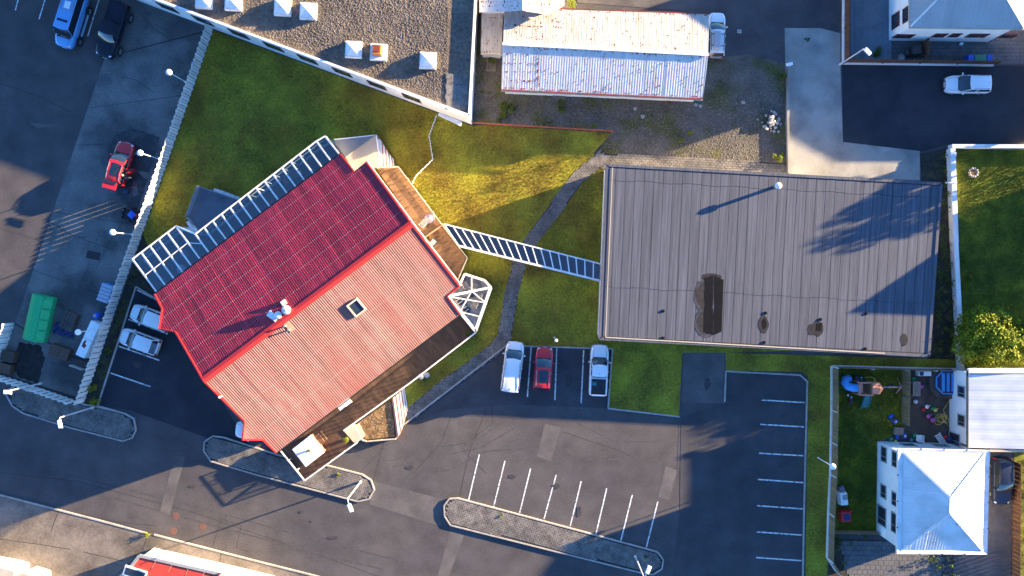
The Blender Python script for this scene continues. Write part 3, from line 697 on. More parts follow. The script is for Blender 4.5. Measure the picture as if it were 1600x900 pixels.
# ---- covered walkway deck pieces round the house
dne = thing('timber_terrace', 'light timber terrace with pale railings beside the red gable', 'terrace', G(660,350,1))
deck(dne, [(588,262),(622,261),(728,403),(716,435),(642,342)], .95, ((600,300),(640,275)), 'wood_light')
rail(dne, [(588,261),(622,260),(730,403),(716,436)], .95, .95, 'cream'); rail(dne, [(664,371),(691,351)], .95, .95, 'p_salmon', name='divider_rail')
ds = thing('timber_terrace', 'dark brown timber terrace below the red eave with white balustrade', 'terrace', G(580,620,1))
deck(ds, [(704,472),(743,520),(546,667),(556,692),(476,750),(438,704),(452,678)], .5, ((540,640),(573,684)), 'wood_dark')
rail(ds, [(743,520),(640,599),(537,673)], .5, .95, glassm='clear_glass', top=.14); rail(ds, [(556,693),(476,751),(438,704)], .5, .95, glassm='clear_glass', top=.14)
part(ds, 'landing', MB().prism([(p.x,p.y) for p in poly([(537,673),(553,663),(566,686),(555,694)],.6)], 0, .62), 'cream', world=True)
part(ds, 'landing_step', MB().prism([(p.x,p.y) for p in poly([(555,664),(561,661),(571,680),(566,686)],.4)], 0, .4), 'cream', world=True)
bp_ = thing('raised_bed', 'triangular mulch bed with white rails beside the terrace steps', 'planting bed', G(590,660,.6))
bedp = [(558,662),(611,624),(618,682),(571,687)]
part(bp_, 'mulch', MB().prism([(p.x,p.y) for p in poly(bedp,.35)], 0, .35), 'mulch', world=True)
q = [(p.x,p.y) for p in poly(bedp,.35)]
tri_soup('bark_chip', stones(scatter(q, 22), .35, .025, .065)-np.array(org(bp_)), 'wood_plain', 'stuff', bp_)
rail(bp_, [(566,688),(573,690),(618,686)], .1, .6, 'cream')
steps(bp_, [(612,623),(617,619),(622,615),(626,611),(630,608),(632,606)], [(620,686),(625,678),(629,668),(632,658),(635,648),(637,640)], .5, .09)
dw = thing('side_deck', 'dark grey triangular deck with white steps beside the sunroom', 'deck', G(330,320,.6))
dpx = [(308,290),(369,313),(345,335),(308,362),(297,345),(290,338)]
part(dw, 'platform', MB().prism([(p.x,p.y) for p in poly(dpx,.85)], 0, .85), 'p_slate', world=True)
rail(dw, [(369,312),(308,290),(290,338),(299,350)], .85, .9, 'p_grey', top=.06)
for i in range(4):
    a,b = W(334+i*9,296+i*3.3,.75-.15*i),W(350+i*8,301+i*3,.75-.15*i); part(dw, 'step', MB().bar(a,b,.3,.08), 'white_trim', world=True)
part(dw, 'door_step', MB().prism([(p.x,p.y) for p in poly([(291,347),(297,344),(309,359),(302,366)],.9)],0,.95), 'white_trim', world=True)

# ---- corner glass room
cg = thing('glass_corner_room', 'faceted glass corner room with white bars at the red roof end', 'conservatory', G(735,470,3))
zc = 3.0; rim_ = [(699,463),(718,446),(726,428),(757,438),(767,448),(743,517)]; R3 = [W(x,y,zc-(.0 if i<2 else .35)) for i,(x,y) in enumerate(rim_)]
zc = 2.75; gpt = {k:W(x,y,zc) for k,(x,y) in dict(a=(699,463),n=(718,446),o=(726,428),q=(737,431.5),p=(757,438),b=(737,455),c=(767,449),d=(743,517),e=(719,487),f=(759,473),g=(751,495)).items()}
for pn in ('anoqb','bqpc','abe','bcf','bfge','egd'): part(cg, 'glass_pane', MB().add([gpt[k] for k in pn],[tuple(range(len(pn)))]), 'clear_glass', world=True)
for k,w_ in (('ac',.22),('qb',.09),('be',.09),('af',.09),('bf',.09),('eg',.09)): part(cg, 'rib', MB().bar(gpt[k[0]]+Vector((0,0,.04+w_*.1)),gpt[k[1]]+Vector((0,0,.04+w_*.1)),w_,.10), 'white_trim', world=True)
for k,w_ in (('an',.2),('no',.2),('op',.22),('pc',.22),('cd',.3),('da',.3)): part(cg, 'edge_beam', MB().bar(gpt[k[0]],gpt[k[1]],w_,.16), 'white_trim', world=True)
R3 = [gpt[k] for k in 'anopcd']
for i in range(1,5):
    a,b = R3[i],R3[i+1]
    part(cg, 'low_wall', MB().bar((a.x,a.y,.75),(b.x,b.y,.75),.12,1.5), 'cream', world=True)
    part(cg, 'side_pane', MB().add([(a.x,a.y,1.5),(b.x,b.y,1.5),b-Vector((0,0,.06)),a-Vector((0,0,.06))],[(0,1,2,3)]), 'pane_glass', world=True)
part(cg, 'floor_slab', MB().prism([(p.x,p.y) for p in R3], 0, .9), 'stone_pale', world=True)

# ---- glazed walkway between house and flat building
wk = thing('glazed_walkway', 'white framed glass roofed walkway joining the house to the flat building', 'walkway', G(815,395,2))
Zw = 2.6; A0,A1,B0,B1 = W(694,350,Zw),W(941,413,Zw),W(717,384,Zw),W(939,439,Zw); N = 18
for i in range(N+1):
    a,b = A0+(A1-A0)*i/N, B0+(B1-B0)*i/N; part(wk, 'rib', MB().bar(a,b,.11,.10), 'white_trim', world=True)
    if i < N:
        c_,d = A0+(A1-A0)*(i+1)/N, B0+(B1-B0)*(i+1)/N
        part(wk, 'glass_pane', MB().add([p+Vector((0,0,.02)) for p in (a,b,d,c_)],[(0,1,2,3)]), 'pane_glass', world=True)
mb = MB().bar(A0,A1,.13,.16); mb.bar(B0,B1,.2,.16); part(wk, 'roof_beam', mb, 'white_trim', world=True)
for i in range(0,N+1,3):
    for p0,p1 in ((A0,A1),(B0,B1)):
        p = p0+(p1-p0)*i/N; part(wk, 'post', MB().box((p.x,p.y,Zw/2-.05),(.1,.1,Zw-.1)), 'white_trim', world=True)
part(wk, 'floor_slab', MB().prism([(p.x,p.y) for p in (A0,A1,B1,B0)], 0, .10), 'asphalt_patch', world=True)

# ---- flat-roofed building
ZFl = 3.6; fp = [(948,258),(1470,287),(1451,556),(937,529)]; FP = [W(x,y,ZFl) for x,y in fp]
fb = thing('flat_roofed_building', 'wide low building with a grey felt strip roof and white end wall', 'building', G(1200,410,ZFl))
ip = inset([(p.x,p.y) for p in FP], .10); walls(fb, 'wall', [(p.x,p.y) for p in ip], ZFl-.12, 'white_wall')
part(fb, 'roof_deck', MB().prism([(p.x,p.y) for p in FP], ZFl-.12, ZFl), 'roof_underlay', world=True)
x = 0.0; total = (FP[1]-FP[0]).length; k = 0; rows = [0,.085,.70,1.0]
ns = 35
for i in range(ns):
    t0,t1 = i/ns+.0007,(i+1)/ns-.0007
    for j in range(3):
        s0,s1 = rows[j]+.0012+(.004*math.sin(i*1.3) if j else .012),rows[j+1]-(.0012 if j<2 else .015)+(.004*math.sin(i*1.3) if j<2 else 0)
        q = [FP[0].lerp(FP[1],t0).lerp(FP[3].lerp(FP[2],t0),s0),FP[0].lerp(FP[1],t1).lerp(FP[3].lerp(FP[2],t1),s0),FP[0].lerp(FP[1],t1).lerp(FP[3].lerp(FP[2],t1),s1),FP[0].lerp(FP[1],t0).lerp(FP[3].lerp(FP[2],t0),s1)]
        zh = ZFl+.016+(i%2)*.005+rnd.uniform(0,.003); mb = MB().prism([(p.x,p.y) for p in q], ZFl, [zh,zh+.005,zh+.005,zh] if True else zh); part(fb, 'felt_strip', mb, 'felt', world=True)
mb = MB()
for i in range(4): mb.bar(FP[i]+Vector((0,0,.03)),FP[(i+1)%4]+Vector((0,0,.03)),.28,.10)
part(fb, 'roof_edging', mb, 'felt', world=True)
mb = MB().bar(FP[0]+Vector((-.06,0,-.25)),FP[3]+Vector((-.06,0,-.25)),.12,.5); part(fb, 'fascia_board', mb, 'white_trim', world=True)
mb = MB().bar(W(946,527,ZFl)+Vector((0,0,.09)),W(1382,552,ZFl)+Vector((0,0,.09)),.10,.05); mb.bar(W(957,262,ZFl)+Vector((0,0,.09)),W(946,527,ZFl)+Vector((0,0,.09)),.07,.05); part(fb, 'edge_flashing', mb, 'cream', world=True)
def blob(cx,cy,rx,ry,n=16,j=.12): return [(cx+rx*(1+rnd.uniform(-j,j))*math.cos(2*PI*k/n), cy+ry*(1+rnd.uniform(-j,j))*math.sin(2*PI*k/n)) for k in range(n)]
for pts,mm,zz in ((blob(1101,462,17,27,26,.07),'felt_patch',.033),(blob(1104,503,19,24,26,.07),'felt_patch',.0335),(blob(1101,462,13,22,22),'felt_mid',.035),(blob(1103,503,14,19,22),'felt_mid',.036),(ragged([(1101,434),(1114,430),(1114.2,524),(1099,519)],1.5,6),'felt_dark',.039),(ragged([(1115.5,430),(1130,437),(1128,517),(1115,524)],1.5,6),'felt_dark',.0385),(blob(1193,507,8,14),'felt_mid',.034),(blob(1194,506,4,8),'felt_dark',.039),
                  (blob(1270,515,9,9),'felt_mid',.034),(blob(1278,513,9,12),'felt_mid',.036),([(1275,505),(1284,505),(1283,518),(1274,517)],'felt_dark',.040),(blob(1412,531,6,10),'felt_mid',.034),
                  (blob(1112,433,16,6),'felt_mid',.035)):
    part(fb, 'roof_stain', MB().prism([(p.x,p.y) for p in poly(pts,ZFl)], ZFl+.01, ZFl+zz), mm, world=True)
for x,y in ((1036,486),(1036,528),(1196,489),(1194,535),(1282,499),(1353,490),(1352,545)):
    q = W(x,y,ZFl); part(fb, 'roof_drain', MB().lathe((q.x,q.y,ZFl+.03),[(.16,0),(.16,.05),(.10,.07)],12), 'felt_dark', world=True)
q = W(1211,292,ZFl); ch = part(fb, 'chimney_pipe', MB().lathe((q.x,q.y,ZFl),[(.17,0),(.17,1.05)],14), 'p_grey', world=True); part(ch, 'cowl', MB().lathe((q.x,q.y,ZFl+1.02),[(.30,0),(.34,.08),(.28,.22),(.08,.30)],16), 'white_trim', world=True)
cc = ccw(ip)
for i in range(4):
    A,B = cc[i],cc[(i+1)%4]; n = int((B-A).length/4.2)
    for j in range(n): window(fb, A, B, (j+.5)/n, 2.3, 1.6, 1.2)

# ---- gravel-roofed building, upper left
ZG = 5.1; gb = thing('gravel_roofed_building', 'long white building with a gravel flat roof and roof lights', 'building', G(520,60,ZG))
gpx = [(733,180),(743,-5),(748,-320),(-350,-320),(-250,-185),(248,0)]
GPw = [W(x,y,ZG) for x,y in gpx]; gi = [(p.x,p.y) for p in GPw]
walls(gb, 'wall', gi, ZG-.4, 'white_wall'); part(gb, 'gravel_bed', MB().prism([(p.x,p.y) for p in inset(gi,.1)], ZG-.5, ZG-.36), 'roof_gravel', world=True)
mb = MB()
for i in range(6): mb.bar(GPw[i]-Vector((0,0,.2)),GPw[(i+1)%6]-Vector((0,0,.2)),.22,.42)
part(gb, 'parapet', mb, 'white_trim', world=True)
tri_soup('roof_stone', stones(scatter([(p.x,p.y) for p in poly([(195,-10),(250,2),(697,163),(703,-10)],ZG-.36)], 120), ZG-.37, .03, .10)-np.array(org(gb)), 'roof_gravel', 'stuff', gb)
cg_ = ccw(gi)
Aw,Bw = GPw[5],GPw[0]
for x in (264,319,375,429,482,536,590,644):
    X = G(x,0,2.4).x; t = (X-Aw.x)/(Bw.x-Aw.x); window(gb, Aw, Bw, t, 2.75, 1.8, 1.6, 'p_dark', cross=False)
part(gb, 'door_canopy', MB().prism([(p.x,p.y) for p in poly([(686,176),(722,190),(720,197),(684,180)],2.6)], 2.45, 2.62), 'white_trim', world=True)
for x,y,bad in ((552,77,0),(591,81,1),(668,94,0),(441,11,0),(481,17,0),(364,3,0),(318,0,0)):
    q = W(x,y,ZG); k = part(gb, 'roof_light_kerb', MB().box((q.x,q.y,ZG-.15),(1.65,1.65,.5),-.05,taper=.94), 'white_trim', world=True)
    if bad:
        part(k, 'rusted_frame', MB().box((q.x-.05,q.y+.1,ZG+.30),(1.0,1.15,.44),-.05,taper=.75), 'p_orange', world=True); part(k, 'rusted_plate', MB().box((q.x-.08,q.y+.2,ZG+.54),(.66,.66,.05),-.05), 'rust', world=True)
    else: part(k, 'dome', MB().box((q.x,q.y,ZG+.13),(1.45,1.45,.06),-.05).box((q.x,q.y,ZG+.36),(1.34,1.34,.40),-.05,taper=.06), 'white_trim', world=True)
pk = 0
for r_ in range(7):
    for cI in range(4):
        cx,cy = 701+cI*8.6+(r_%2)*1.5-.4*r_*.6, 119+r_*8.0+cI*.6
        if cy > 180-(733-cx)*.36: continue
        q = W(cx,cy,ZG-.34); part(gb, 'roof_slab', MB().box((q.x,q.y,ZG-.32),(.52,.49,.10),rnd.uniform(-.03,.03)), 'paver', world=True)

# ---- rusty shed
sh = thing('rusty_shed', 'long shed with two rusty white corrugated roof slopes', 'shed', G(940,85,3))
zs,ze = 4.4,3.5
p1 = Plane((785,67,zs),(1107,84,zs),(788,12,ze)); p2 = Plane((785,67,zs),(1107,84,zs),(783,140,ze-.1))
shU = [(788,11),(1108,22),(1107,84),(785,67)]; shL = [(785,67),(1107,84),(1099,153),(783,140)]
roof_sheets(sh, p1, shU, ((785,67),(1107,84)), 'rusty_sheet_sunlit', 1.0, .25, .007); roof_sheets(sh, p2, shL, ((785,67),(1107,84)), 'rusty_sheet', 1.0, .25, .007)
edge_trim(sh, [W(785,68,zs+.05),W(1107,85,zs+.05)], .3, .08, 'white_trim', 0, 'ridge_cap'); edge_trim(sh, [p2.hit(783,140.5),p2.hit(1098,154.5)], .10, .10, 'rust', 0, 'rusty_edge'); edge_trim(sh, [p2.hit(783,142),p2.hit(1098,156)], .10, .14, 'cream', .08, 'gutter')
edge_trim(sh, [p1.hit(788,10.5),p1.hit(1108,21.5)], .10, .10, 'rust', 0, 'rusty_edge')
def rust_spots(par, plane, pxp, n, rows=()):
    mb = MB()
    for _ in range(n):
        a,b = rnd.random(),rnd.random(); q = [lerp(lerp(pxp[0],pxp[1],a),lerp(pxp[3],pxp[2],a),b)][0]; c_ = plane.hit(*q); s_ = rnd.choice((.04,.05,.06,.1)); mb.box((c_.x,c_.y,c_.z+.012),(s_,s_*rnd.uniform(1,2.6),.006),0)
    for (x0,y0,x1,y1,m_) in rows:
        for i in range(m_):
            t = rnd.random(); c_ = plane.hit(x0+(x1-x0)*t+rnd.uniform(-.6,.6),y0+(y1-y0)*t+rnd.uniform(-.8,.8)); mb.box((c_.x,c_.y,c_.z+.013),(rnd.uniform(.05,.16),rnd.uniform(.06,.2),.006),0)
    part(par, 'rust_spot', mb, 'rust', world=True, kind='stuff')
rust_spots(sh, p1, [(790,14),(1104,25),(1104,80),(790,64)], 220, [(795,39,848,43,26),(845,35,848,62,12),(836,22,838,62,10),(862,34,876,35,6),(864,42,878,43,6),(790,14,1104,24,40)])
rust_spots(sh, p2, [(788,72),(1103,88),(1096,150),(788,138)], 200, [(790,84,838,86,8),(788,98,836,99,10),(788,112,836,112,8),(795,125,836,127,16),(840,90,842,138,22),(788,73,1100,89,50),(790,137,1096,151,60)])
wp = [p1.hit(790,14),p1.hit(1105,25),p2.hit(1096,150),p2.hit(786,137)]; wi = inset([(p.x,p.y) for p in wp], .15); walls(sh, 'wall', [(p.x,p.y) for p in wi], 3.3, 'white_wall')
mid = [(wi[0]+wi[3])/2,(wi[1]+wi[2])/2]
for a,b,m_ in ((wi[0],wi[3],mid[0]),(wi[1],wi[2],mid[1])):
    part(sh, 'gable', MB().add([(a.x,a.y,3.3),(b.x,b.y,3.3),(m_.x,m_.y,4.25)],[(0,1,2)]), 'white_wall', world=True)
q = W(873,152); part(sh, 'door_step', MB().box((q.x,q.y,.12),(1.3,.9,.24)), 'concrete', world=True)
an = thing('shed_annex', 'low weathered flat roofed annex against the rusty shed', 'shed', G(768,55,2.6))
pa = Plane((752,20,2.7),(786,22,2.7),(751,86,2.5)); roof_sheets(an, pa, [(752,20),(786,20),(784,84),(751,82)], ((752,20),(786,20)), 'rusty_sheet_sunlit', 1.1, .28, .025)
q = [pa.hit(*p) for p in ((752,20),(785,20),(783,83),(751,81))]; walls(an, 'wall', [(p.x,p.y) for p in inset([(p.x,p.y) for p in q],.1)], 2.45, 'white_wall'); edge_trim(an, [pa.hit(751,84),pa.hit(784,86)], .12, .3, 'cream', .1, 'fascia_board')
rust_spots(an, pa, [(756,24),(782,24),(780,80),(755,78)], 25, [(753,81,766,81,8),(764,27,775,28,5)])
a2 = thing('shed_gable_wing', 'small gabled wing with blue white and rusty roof slopes behind the shed', 'shed', G(815,0,4))
ra,rb,rc = (817,-120),(816,17),(858,22)
qa = Plane((817,-60,5.2),(816,16,5.2),(749,20,4.3)); qb = Plane((817,-60,5.2),(816,16,5.2),(882,8,4.3))
roof_sheets(a2, qa, [(749,-60),(817,-60),(816,17),(749,20)], ((816,-60),(816,17)), 'rusty_sheet', 1.0, .25, .007); roof_sheets(a2, qb, [(817,-60),(882,-60),(882,9),(857,23),(816,17)], ((816,-60),(816,17)), 'rusty_sheet_sunlit', 1.0, .25, .007)
rust_spots(a2, qa, [(752,0),(814,0),(814,15),(752,18)], 16, [(752,3,812,2,12),(752,10,812,9,12)]); rust_spots(a2, qb, [(820,0),(878,0),(858,18),(820,14)], 16, [(838,6,878,8,10),(845,4,847,20,8)])
q = [(W(753,18,4.2).x,W(0,14,4.2).y),(W(876,8,4.2).x,W(0,10,4.2).y),(W(876,-60,4.2).x,W(0,-60,4.2).y),(W(753,-60,4.2).x,W(0,-60,4.2).y)]; walls(a2, 'wall', q, 4.15, 'white_wall')

# ---- white hip-roofed house, lower right
ZH = 5.5; wh = thing('white_hip_house', 'white two storey house with a pale hipped roof framed by white gutters', 'house', G(1470,780,ZH))
op = [(1403,701),(1546,704),(1542,866),(1401,865)]; ipx = [(1411,707),(1539,709),(1535,860),(1409,859)]; ap,aq = (1486,778),(1485,802); OP = [W(x,y,ZH) for x,y in op]
zp = ZH+1.5
def hip(par, tri, plane, m, ud, per=.3, w=1.2): return roof_sheets(par, plane, tri, ud, m, w, per, .018)
hp = [Plane((*ipx[0],ZH),(*ipx[1],ZH),(*ap,zp)),Plane((*ipx[1],ZH),(*ipx[2],ZH),(*ap,zp)),Plane((*ipx[2],ZH),(*ipx[3],ZH),(*aq,zp)),Plane((*ipx[3],ZH),(*ipx[0],ZH),(*ap,zp))]
hip(wh, [ipx[0],ipx[1],ap], hp[0], 'grey_sheet' and 'white_sheet', (ipx[0],ipx[1])); hip(wh, [ipx[1],ipx[2],aq,ap], hp[1], 'sunlit_sheet', (ipx[1],ipx[2])); hip(wh, [ipx[2],ipx[3],aq], hp[2], 'white_sheet', (ipx[3],ipx[2])); hip(wh, [ipx[3],ipx[0],ap,aq], hp[3], 'white_sheet', (ipx[0],ipx[3]))
for i,a in enumerate(ipx):
    t_ = ap if i < 2 else aq; edge_trim(wh, [hp[i].hit(*a)+Vector((0,0,.04)), W(*t_,zp)+Vector((0,0,.05))], .2, .05, 'white_trim', 0, 'hip_cap')
edge_trim(wh, [W(*ap,zp+.05),W(*aq,zp+.05)], .25, .06, 'white_trim', 0, 'ridge_cap')
mb = MB()
IPw = [W(x,y,ZH) for x,y in ipx]
for i in range(4):
    a,b,c_,d = OP[i],OP[(i+1)%4],IPw[(i+1)%4],IPw[i]; ed = (d-a)*.0
    mb.add([a+Vector((0,0,.08)),b+Vector((0,0,.08)),c_+Vector((0,0,.0)),d+Vector((0,0,.0)),a-Vector((0,0,.25)),b-Vector((0,0,.25)),c_-Vector((0,0,.2)),d-Vector((0,0,.2))],[(0,3,2,1),(4,5,6,7),(0,1,5,4),(2,3,7,6)])
part(wh, 'box_gutter', mb, 'white_trim', world=True)
for i in range(4):
    for t_ in (.25,.5,.75):
        q = OP[i].lerp(OP[(i+1)%4],t_)+Vector((0,0,.06)); part(wh, 'gutter_bracket', MB().box(q,(.12,.12,.06)), 'black_plastic', world=True)
wi = inset([(p.x,p.y) for p in OP], .38); walls(wh, 'wall', [(p.x,p.y) for p in wi], ZH-.1, 'white_wall')
W0,W3 = wi[0],wi[3]
for py,z,w,h in ((710,1.7,1.5,1.2),(768,1.7,1.3,1.2),(806,1.4,1.9,1.9),(718,4.2,1.5,1.3),(780,4.2,1.3,1.2),(817,4.2,1.9,1.3)):
    Y = W(1390,py,z).y; t_ = (Y-W0.y)/(W3.y-W0.y); window(wh, W0, W3, t_, z, w, h, 'p_grey')
for t_ in (.3,.7): window(wh, wi[1], wi[0], t_, 1.8, 1.3, 1.2, 'p_grey'); window(wh, wi[3], wi[2], t_, 1.8, 1.4, 1.2, 'p_grey')
q = hp[1].hit(1495,820); part(wh, 'roof_aerial', MB().tube([W(1492,818,zp-.4),W(1510,827,zp-.3)],.02,6), 'black_plastic', world=True)

# ---- second white house at the right edge
ZW = 4.4; w2 = thing('white_sheet_house', 'white house with horizontal sheet roof beside the timber deck and leafy tree', 'house', G(1570,640,ZW))
p3 = Plane((1514,582,ZW),(1514,700,ZW),(1640,640,ZW+.6)); roof_sheets(w2, p3, [(1514,581),(1720,583),(1720,706),(1513,700)], ((1514,581),(1513,700)), 'white_sheet', 1.0, 1.0, .005)
edge_trim(w2, [W(1513,579,ZW+.1),W(1720,579,ZW+.6)], .4, .3, 'white_trim', .05, 'fascia_board'); edge_trim(w2, [W(1512,580,ZW),W(1512,700,ZW)], .12, .2, 'p_dark', .05, 'gutter'); edge_trim(w2, [W(1546,704,ZW+.1),W(1720,706,ZW+.4)], .2, .2, 'cream', .0, 'gutter')
q = [W(1518,583,ZW),W(1518,698,ZW),W(1720,698,ZW),W(1720,583,ZW)]; qi = [(p.x,p.y) for p in q]; walls(w2, 'wall', qi, ZW-.05, 'white_wall')
for py,z,w,h in ((612,2.6,1.1,1.3),(657,2.6,1.1,1.3),(686,1.3,1.2,2.0)):
    Y = W(1505,py,z).y; window(w2, q[0], q[1], (Y-q[0].y)/(q[1].y-q[0].y), z, w, h, 'p_grey')

# ---- grey hip-roofed house, upper right
ZU = 5.6; uh = thing('grey_hip_house', 'white house with grey ribbed hipped roof and dark red window frames', 'house', G(1510,0,ZU))
q0,q1 = (1422,42),(1600,44)
h1 = Plane((*q0,ZU),(1600,44,ZU),(1465,-1,ZU+1.1)); h2 = Plane((*q0,ZU),(1422,-160,ZU),(1465,-1,ZU+1.1)); h3 = Plane((1600,44,ZU),(1600,-160,ZU),(1574,-1,ZU+1.1))
tl,tr = (1500,-40),(1552,-40)
roof_sheets(uh, h1, [(1422,42),(1600,44),(1551,-40),(1503,-40)], (q0,q1), 'grey_sheet', 1.0, .3, .03); roof_sheets(uh, h2, [(1422,42),(1503,-40),(1503,-160),(1422,-160)], ((1422,42),(1422,-160)), 'grey_sheet', 1.0, .3, .03); roof_sheets(uh, h3, [(1600,44),(1551,-40),(1551,-160),(1600,-160)], ((1600,44),(1600,-160)), 'sunlit_sheet', 1.0, .3, .03)
edge_trim(uh, [h1.hit(1422,42)+Vector((0,0,.05)),h1.hit(1503,-40)+Vector((0,0,.05))], .16, .06, 'white_trim', 0, 'hip_cap'); edge_trim(uh, [h1.hit(1600,44)+Vector((0,0,.05)),h1.hit(1551,-40)+Vector((0,0,.05))], .16, .06, 'white_trim', 0, 'hip_cap')
edge_trim(uh, [W(1421,-160,ZU-.05),W(1421,43.5,ZU-.05),W(1601,45.5,ZU-.05)], .14, .16, 'cream', 0, 'gutter')
UQ = [G(1424,42,ZU),G(1598,44,ZU),G(1598,-160,ZU),G(1424,-160,ZU)]; ui = inset([(p.x,p.y) for p in UQ], .25); walls(uh, 'wall', [(p.x,p.y) for p in ui], ZU-.1, 'white_wall')
mat('frame_red', (.12,.02,.02), .5, 0)
for py,z in ((32,1.8),(22,4.2)):
    Y = W(1400,py,z).y; window(uh, ui[3], ui[0], (Y-ui[3].y)/(ui[0].y-ui[3].y), z, 1.4, 1.6, 'frame_red')
for px,z,w in ((1412,1.8,1.8),(1468,2.2,1.2),(1492,2.3,.9),(1527,2.3,1.9),(1575,2.3,1.4)):
    X = W(px,50,z).x; window(uh, ui[0], ui[1], (X-ui[0].x)/(ui[1].x-ui[0].x), z, w, 1.1, 'frame_red')
dk = thing('blue_grey_deck', 'blue grey boarded deck inside the brown fence beside the grey roofed house', 'deck', G(1360,45,.2))
for i in range(15):
    a = 1329+i*4.3; pz = poly([(a,-60),(a+4.0,-60),(a+4.0,93),(a,93)],.22); part(dk, 'deck_board', MB().prism([(p.x,p.y) for p in pz], .02, .22+rnd.uniform(0,.008)), 'wood_blue', world=True)

# ---- buildings at the lower left edge
rl = thing('red_sheet_building', 'low building with bright red sheet roof and white edges by the pavement', 'building', G(265,905,3))
rp = [(218,868),(345,897),(420,915),(400,990),(140,990),(150,925)]
Pz = Plane((218,868,3.2),(345,897,3.2),(180,950,3.0)); q = [Pz.hit(*p) for p in rp]
part(rl, 'wall', MB().prism([(p.x,p.y) for p in inset([(p.x,p.y) for p in q],.25)], 0, 2.8), 'white_wall', world=True)
n = 5
for i in range(n):
    a,b,c_,d = lerp((220,869),(345,897),i/n),lerp((220,869),(345,897),(i+1)/n-.004),lerp((160,950),(330,990),(i+1)/n-.004),lerp((160,950),(330,990),i/n)
    P4 = [Pz.hit(*p) for p in (a,b,c_,d)]; part(rl, 'roof_sheet', MB().prism([(p.x,p.y) for p in P4], [p.z-.05 for p in P4], [p.z+.02*(i%2) for p in P4]), 'red_sheet', world=True)
edge_trim(rl, [Pz.hit(345,897),Pz.hit(218,868),Pz.hit(160,945)], .30, .10, 'p_grey', -.02, 'roof_edge')
for x,y in ((347,894),(385,902)):
    a = Pz.hit(x,y); part(rl, 'roof_fin', MB().add([a,a+Vector((-.9,-.9,0)),a+Vector((.1,.3,.9)),a+Vector((.05,-.05,0)),a+Vector((-.8,-1.0,0)),a+Vector((.2,.25,.9))],[(0,1,2),(5,4,3),(0,2,5,3),(1,4,5,2)]), 'red_sheet', world=True)
f = part(rl, 'roof_window', onroof(Pz.hit(212,895),Vector((.95,-.3,0)).normalized(),Vector((.3,.95,0)).normalized(),Vector((0,0,1)),2.3,1.0,.05,.2), 'white_trim', world=True)
part(f, 'pane', onroof(Pz.hit(212,895),Vector((.95,-.3,0)).normalized(),Vector((.3,.95,0)).normalized(),Vector((0,0,1)),2.0,.7,.15,.22), 'win_glass', world=True)
cl = thing('cream_roofed_building', 'cream roofed low building at the pavement corner beside the red sheet roof', 'building', G(10,920,3))
for pts,z in (([(-80,872),(0,887),(22,893),(20,990),(-80,990)],3.0),([(24,899),(34,895),(60,903),(60,990),(24,990)],2.6)):
    q = poly(pts,z); part(cl, 'wall', MB().prism([(p.x,p.y) for p in inset([(p.x,p.y) for p in q],.2)],0,z-.15), 'white_wall', world=True); part(cl, 'roof_slab', MB().prism([(p.x,p.y) for p in q],z-.15,z), 'cream', world=True)
# ---- neighbours just outside the picture, which throw the long shadows from the right
def gable_house(label, x0,x1,y0,y1,yr,ze,zr,wallm='white_wall',roofm='grey_sheet'):
    t = thing('neighbour_house', label, 'house', G((x0+x1)/2,(y0+y1)/2,0)); A,B = W(x0,y0),W(x1,y1); r = W(0,yr).y
    part(t,'wall',MB().prism([(A.x,A.y),(A.x,r),(A.x,B.y),(B.x,B.y),(B.x,r),(B.x,A.y)],0,[ze,zr,ze,ze,zr,ze]),wallm,world=True)
    for y in (A.y,B.y):
        s_ = .25 if y == A.y else -.25
        part(t,'roof',MB().add([(A.x-.3,y+s_,ze+.05),(B.x+.3,y+s_,ze+.05),(B.x+.3,r,zr+.12),(A.x-.3,r,zr+.12)],[(0,1,2,3)]),roofm,world=True)
    for k in range(3): window(t,(A.x,A.y),(A.x,B.y),.2+.3*k,1.8,1.2,1.2)
gable_house('steep gabled neighbour house beyond the walled garden lawn', 1650,1820,278,470,368,4.3,7.3)
gable_house('long neighbour house past the access road', 1690,1900,-40,118,30,4.2,5.3)
# ---------------------------------------------------------------- fences
def fence(name, label, cat, line, h, board, pitch, m, alt=.0, plinth=0.0, pl_m='white_trim', post=2.2, cap=None, cap_m='white_trim', thick=.03, group=None):
    P = [W(*p) for p in line]; f = thing(name, label, cat, P[0]); g = org(f)
    me = MB().box((0,0,0),(board,thick,h-plinth)).mesh('board',m); n_b = 0
    rails = MB(); posts = MB()
    for a,b in zip(P[:-1],P[1:]):
        d = (b-a); L_ = d.length; d = d.normalized(); nrm = Vector((-d.y,d.x,0)); rz = math.atan2(d.y,d.x); n = int(L_/pitch)
        for i in range(n):
            c = a+d*(i+.5)*L_/n+nrm*(alt if i%2 else -alt)
            link('board', me, f, (c.x-g.x,c.y-g.y,plinth+(h-plinth)/2+rnd.uniform(-.01,.01)), rz+rnd.uniform(-.02,.02))
        for z in (plinth+.25,h-.25): rails.bar((a.x,a.y,z),(b.x,b.y,z),max(.05,alt*2-thick-.004),.09)
        k = max(1,round(L_/post))
        for i in range(k+1):
            c = a+(b-a)*i/k; part(f, 'post', MB().box((c.x-nrm.x*.06,c.y-nrm.y*.06,h/2),(.09,.09,h+.04)), m if not cap else cap_m, world=True)
        if plinth: part(f, 'plinth', MB().bar((a.x,a.y,plinth/2),(b.x,b.y,plinth/2),.26,plinth), pl_m, world=True)
    part(f, 'rail', rails, m, world=True); return f
fence('board_fence','white vertical board fence between the concrete yard and the lawn','fence',[(333,47),(272,224),(222,366),(192,450),(132,628)],2.0,.25,.30,'white_fence',alt=.035)
fence('board_fence','white vertical board fence along the yard behind the paved island','fence',[(0-40,573),(0,585),(119,626)],2.0,.25,.30,'white_fence',alt=.035)
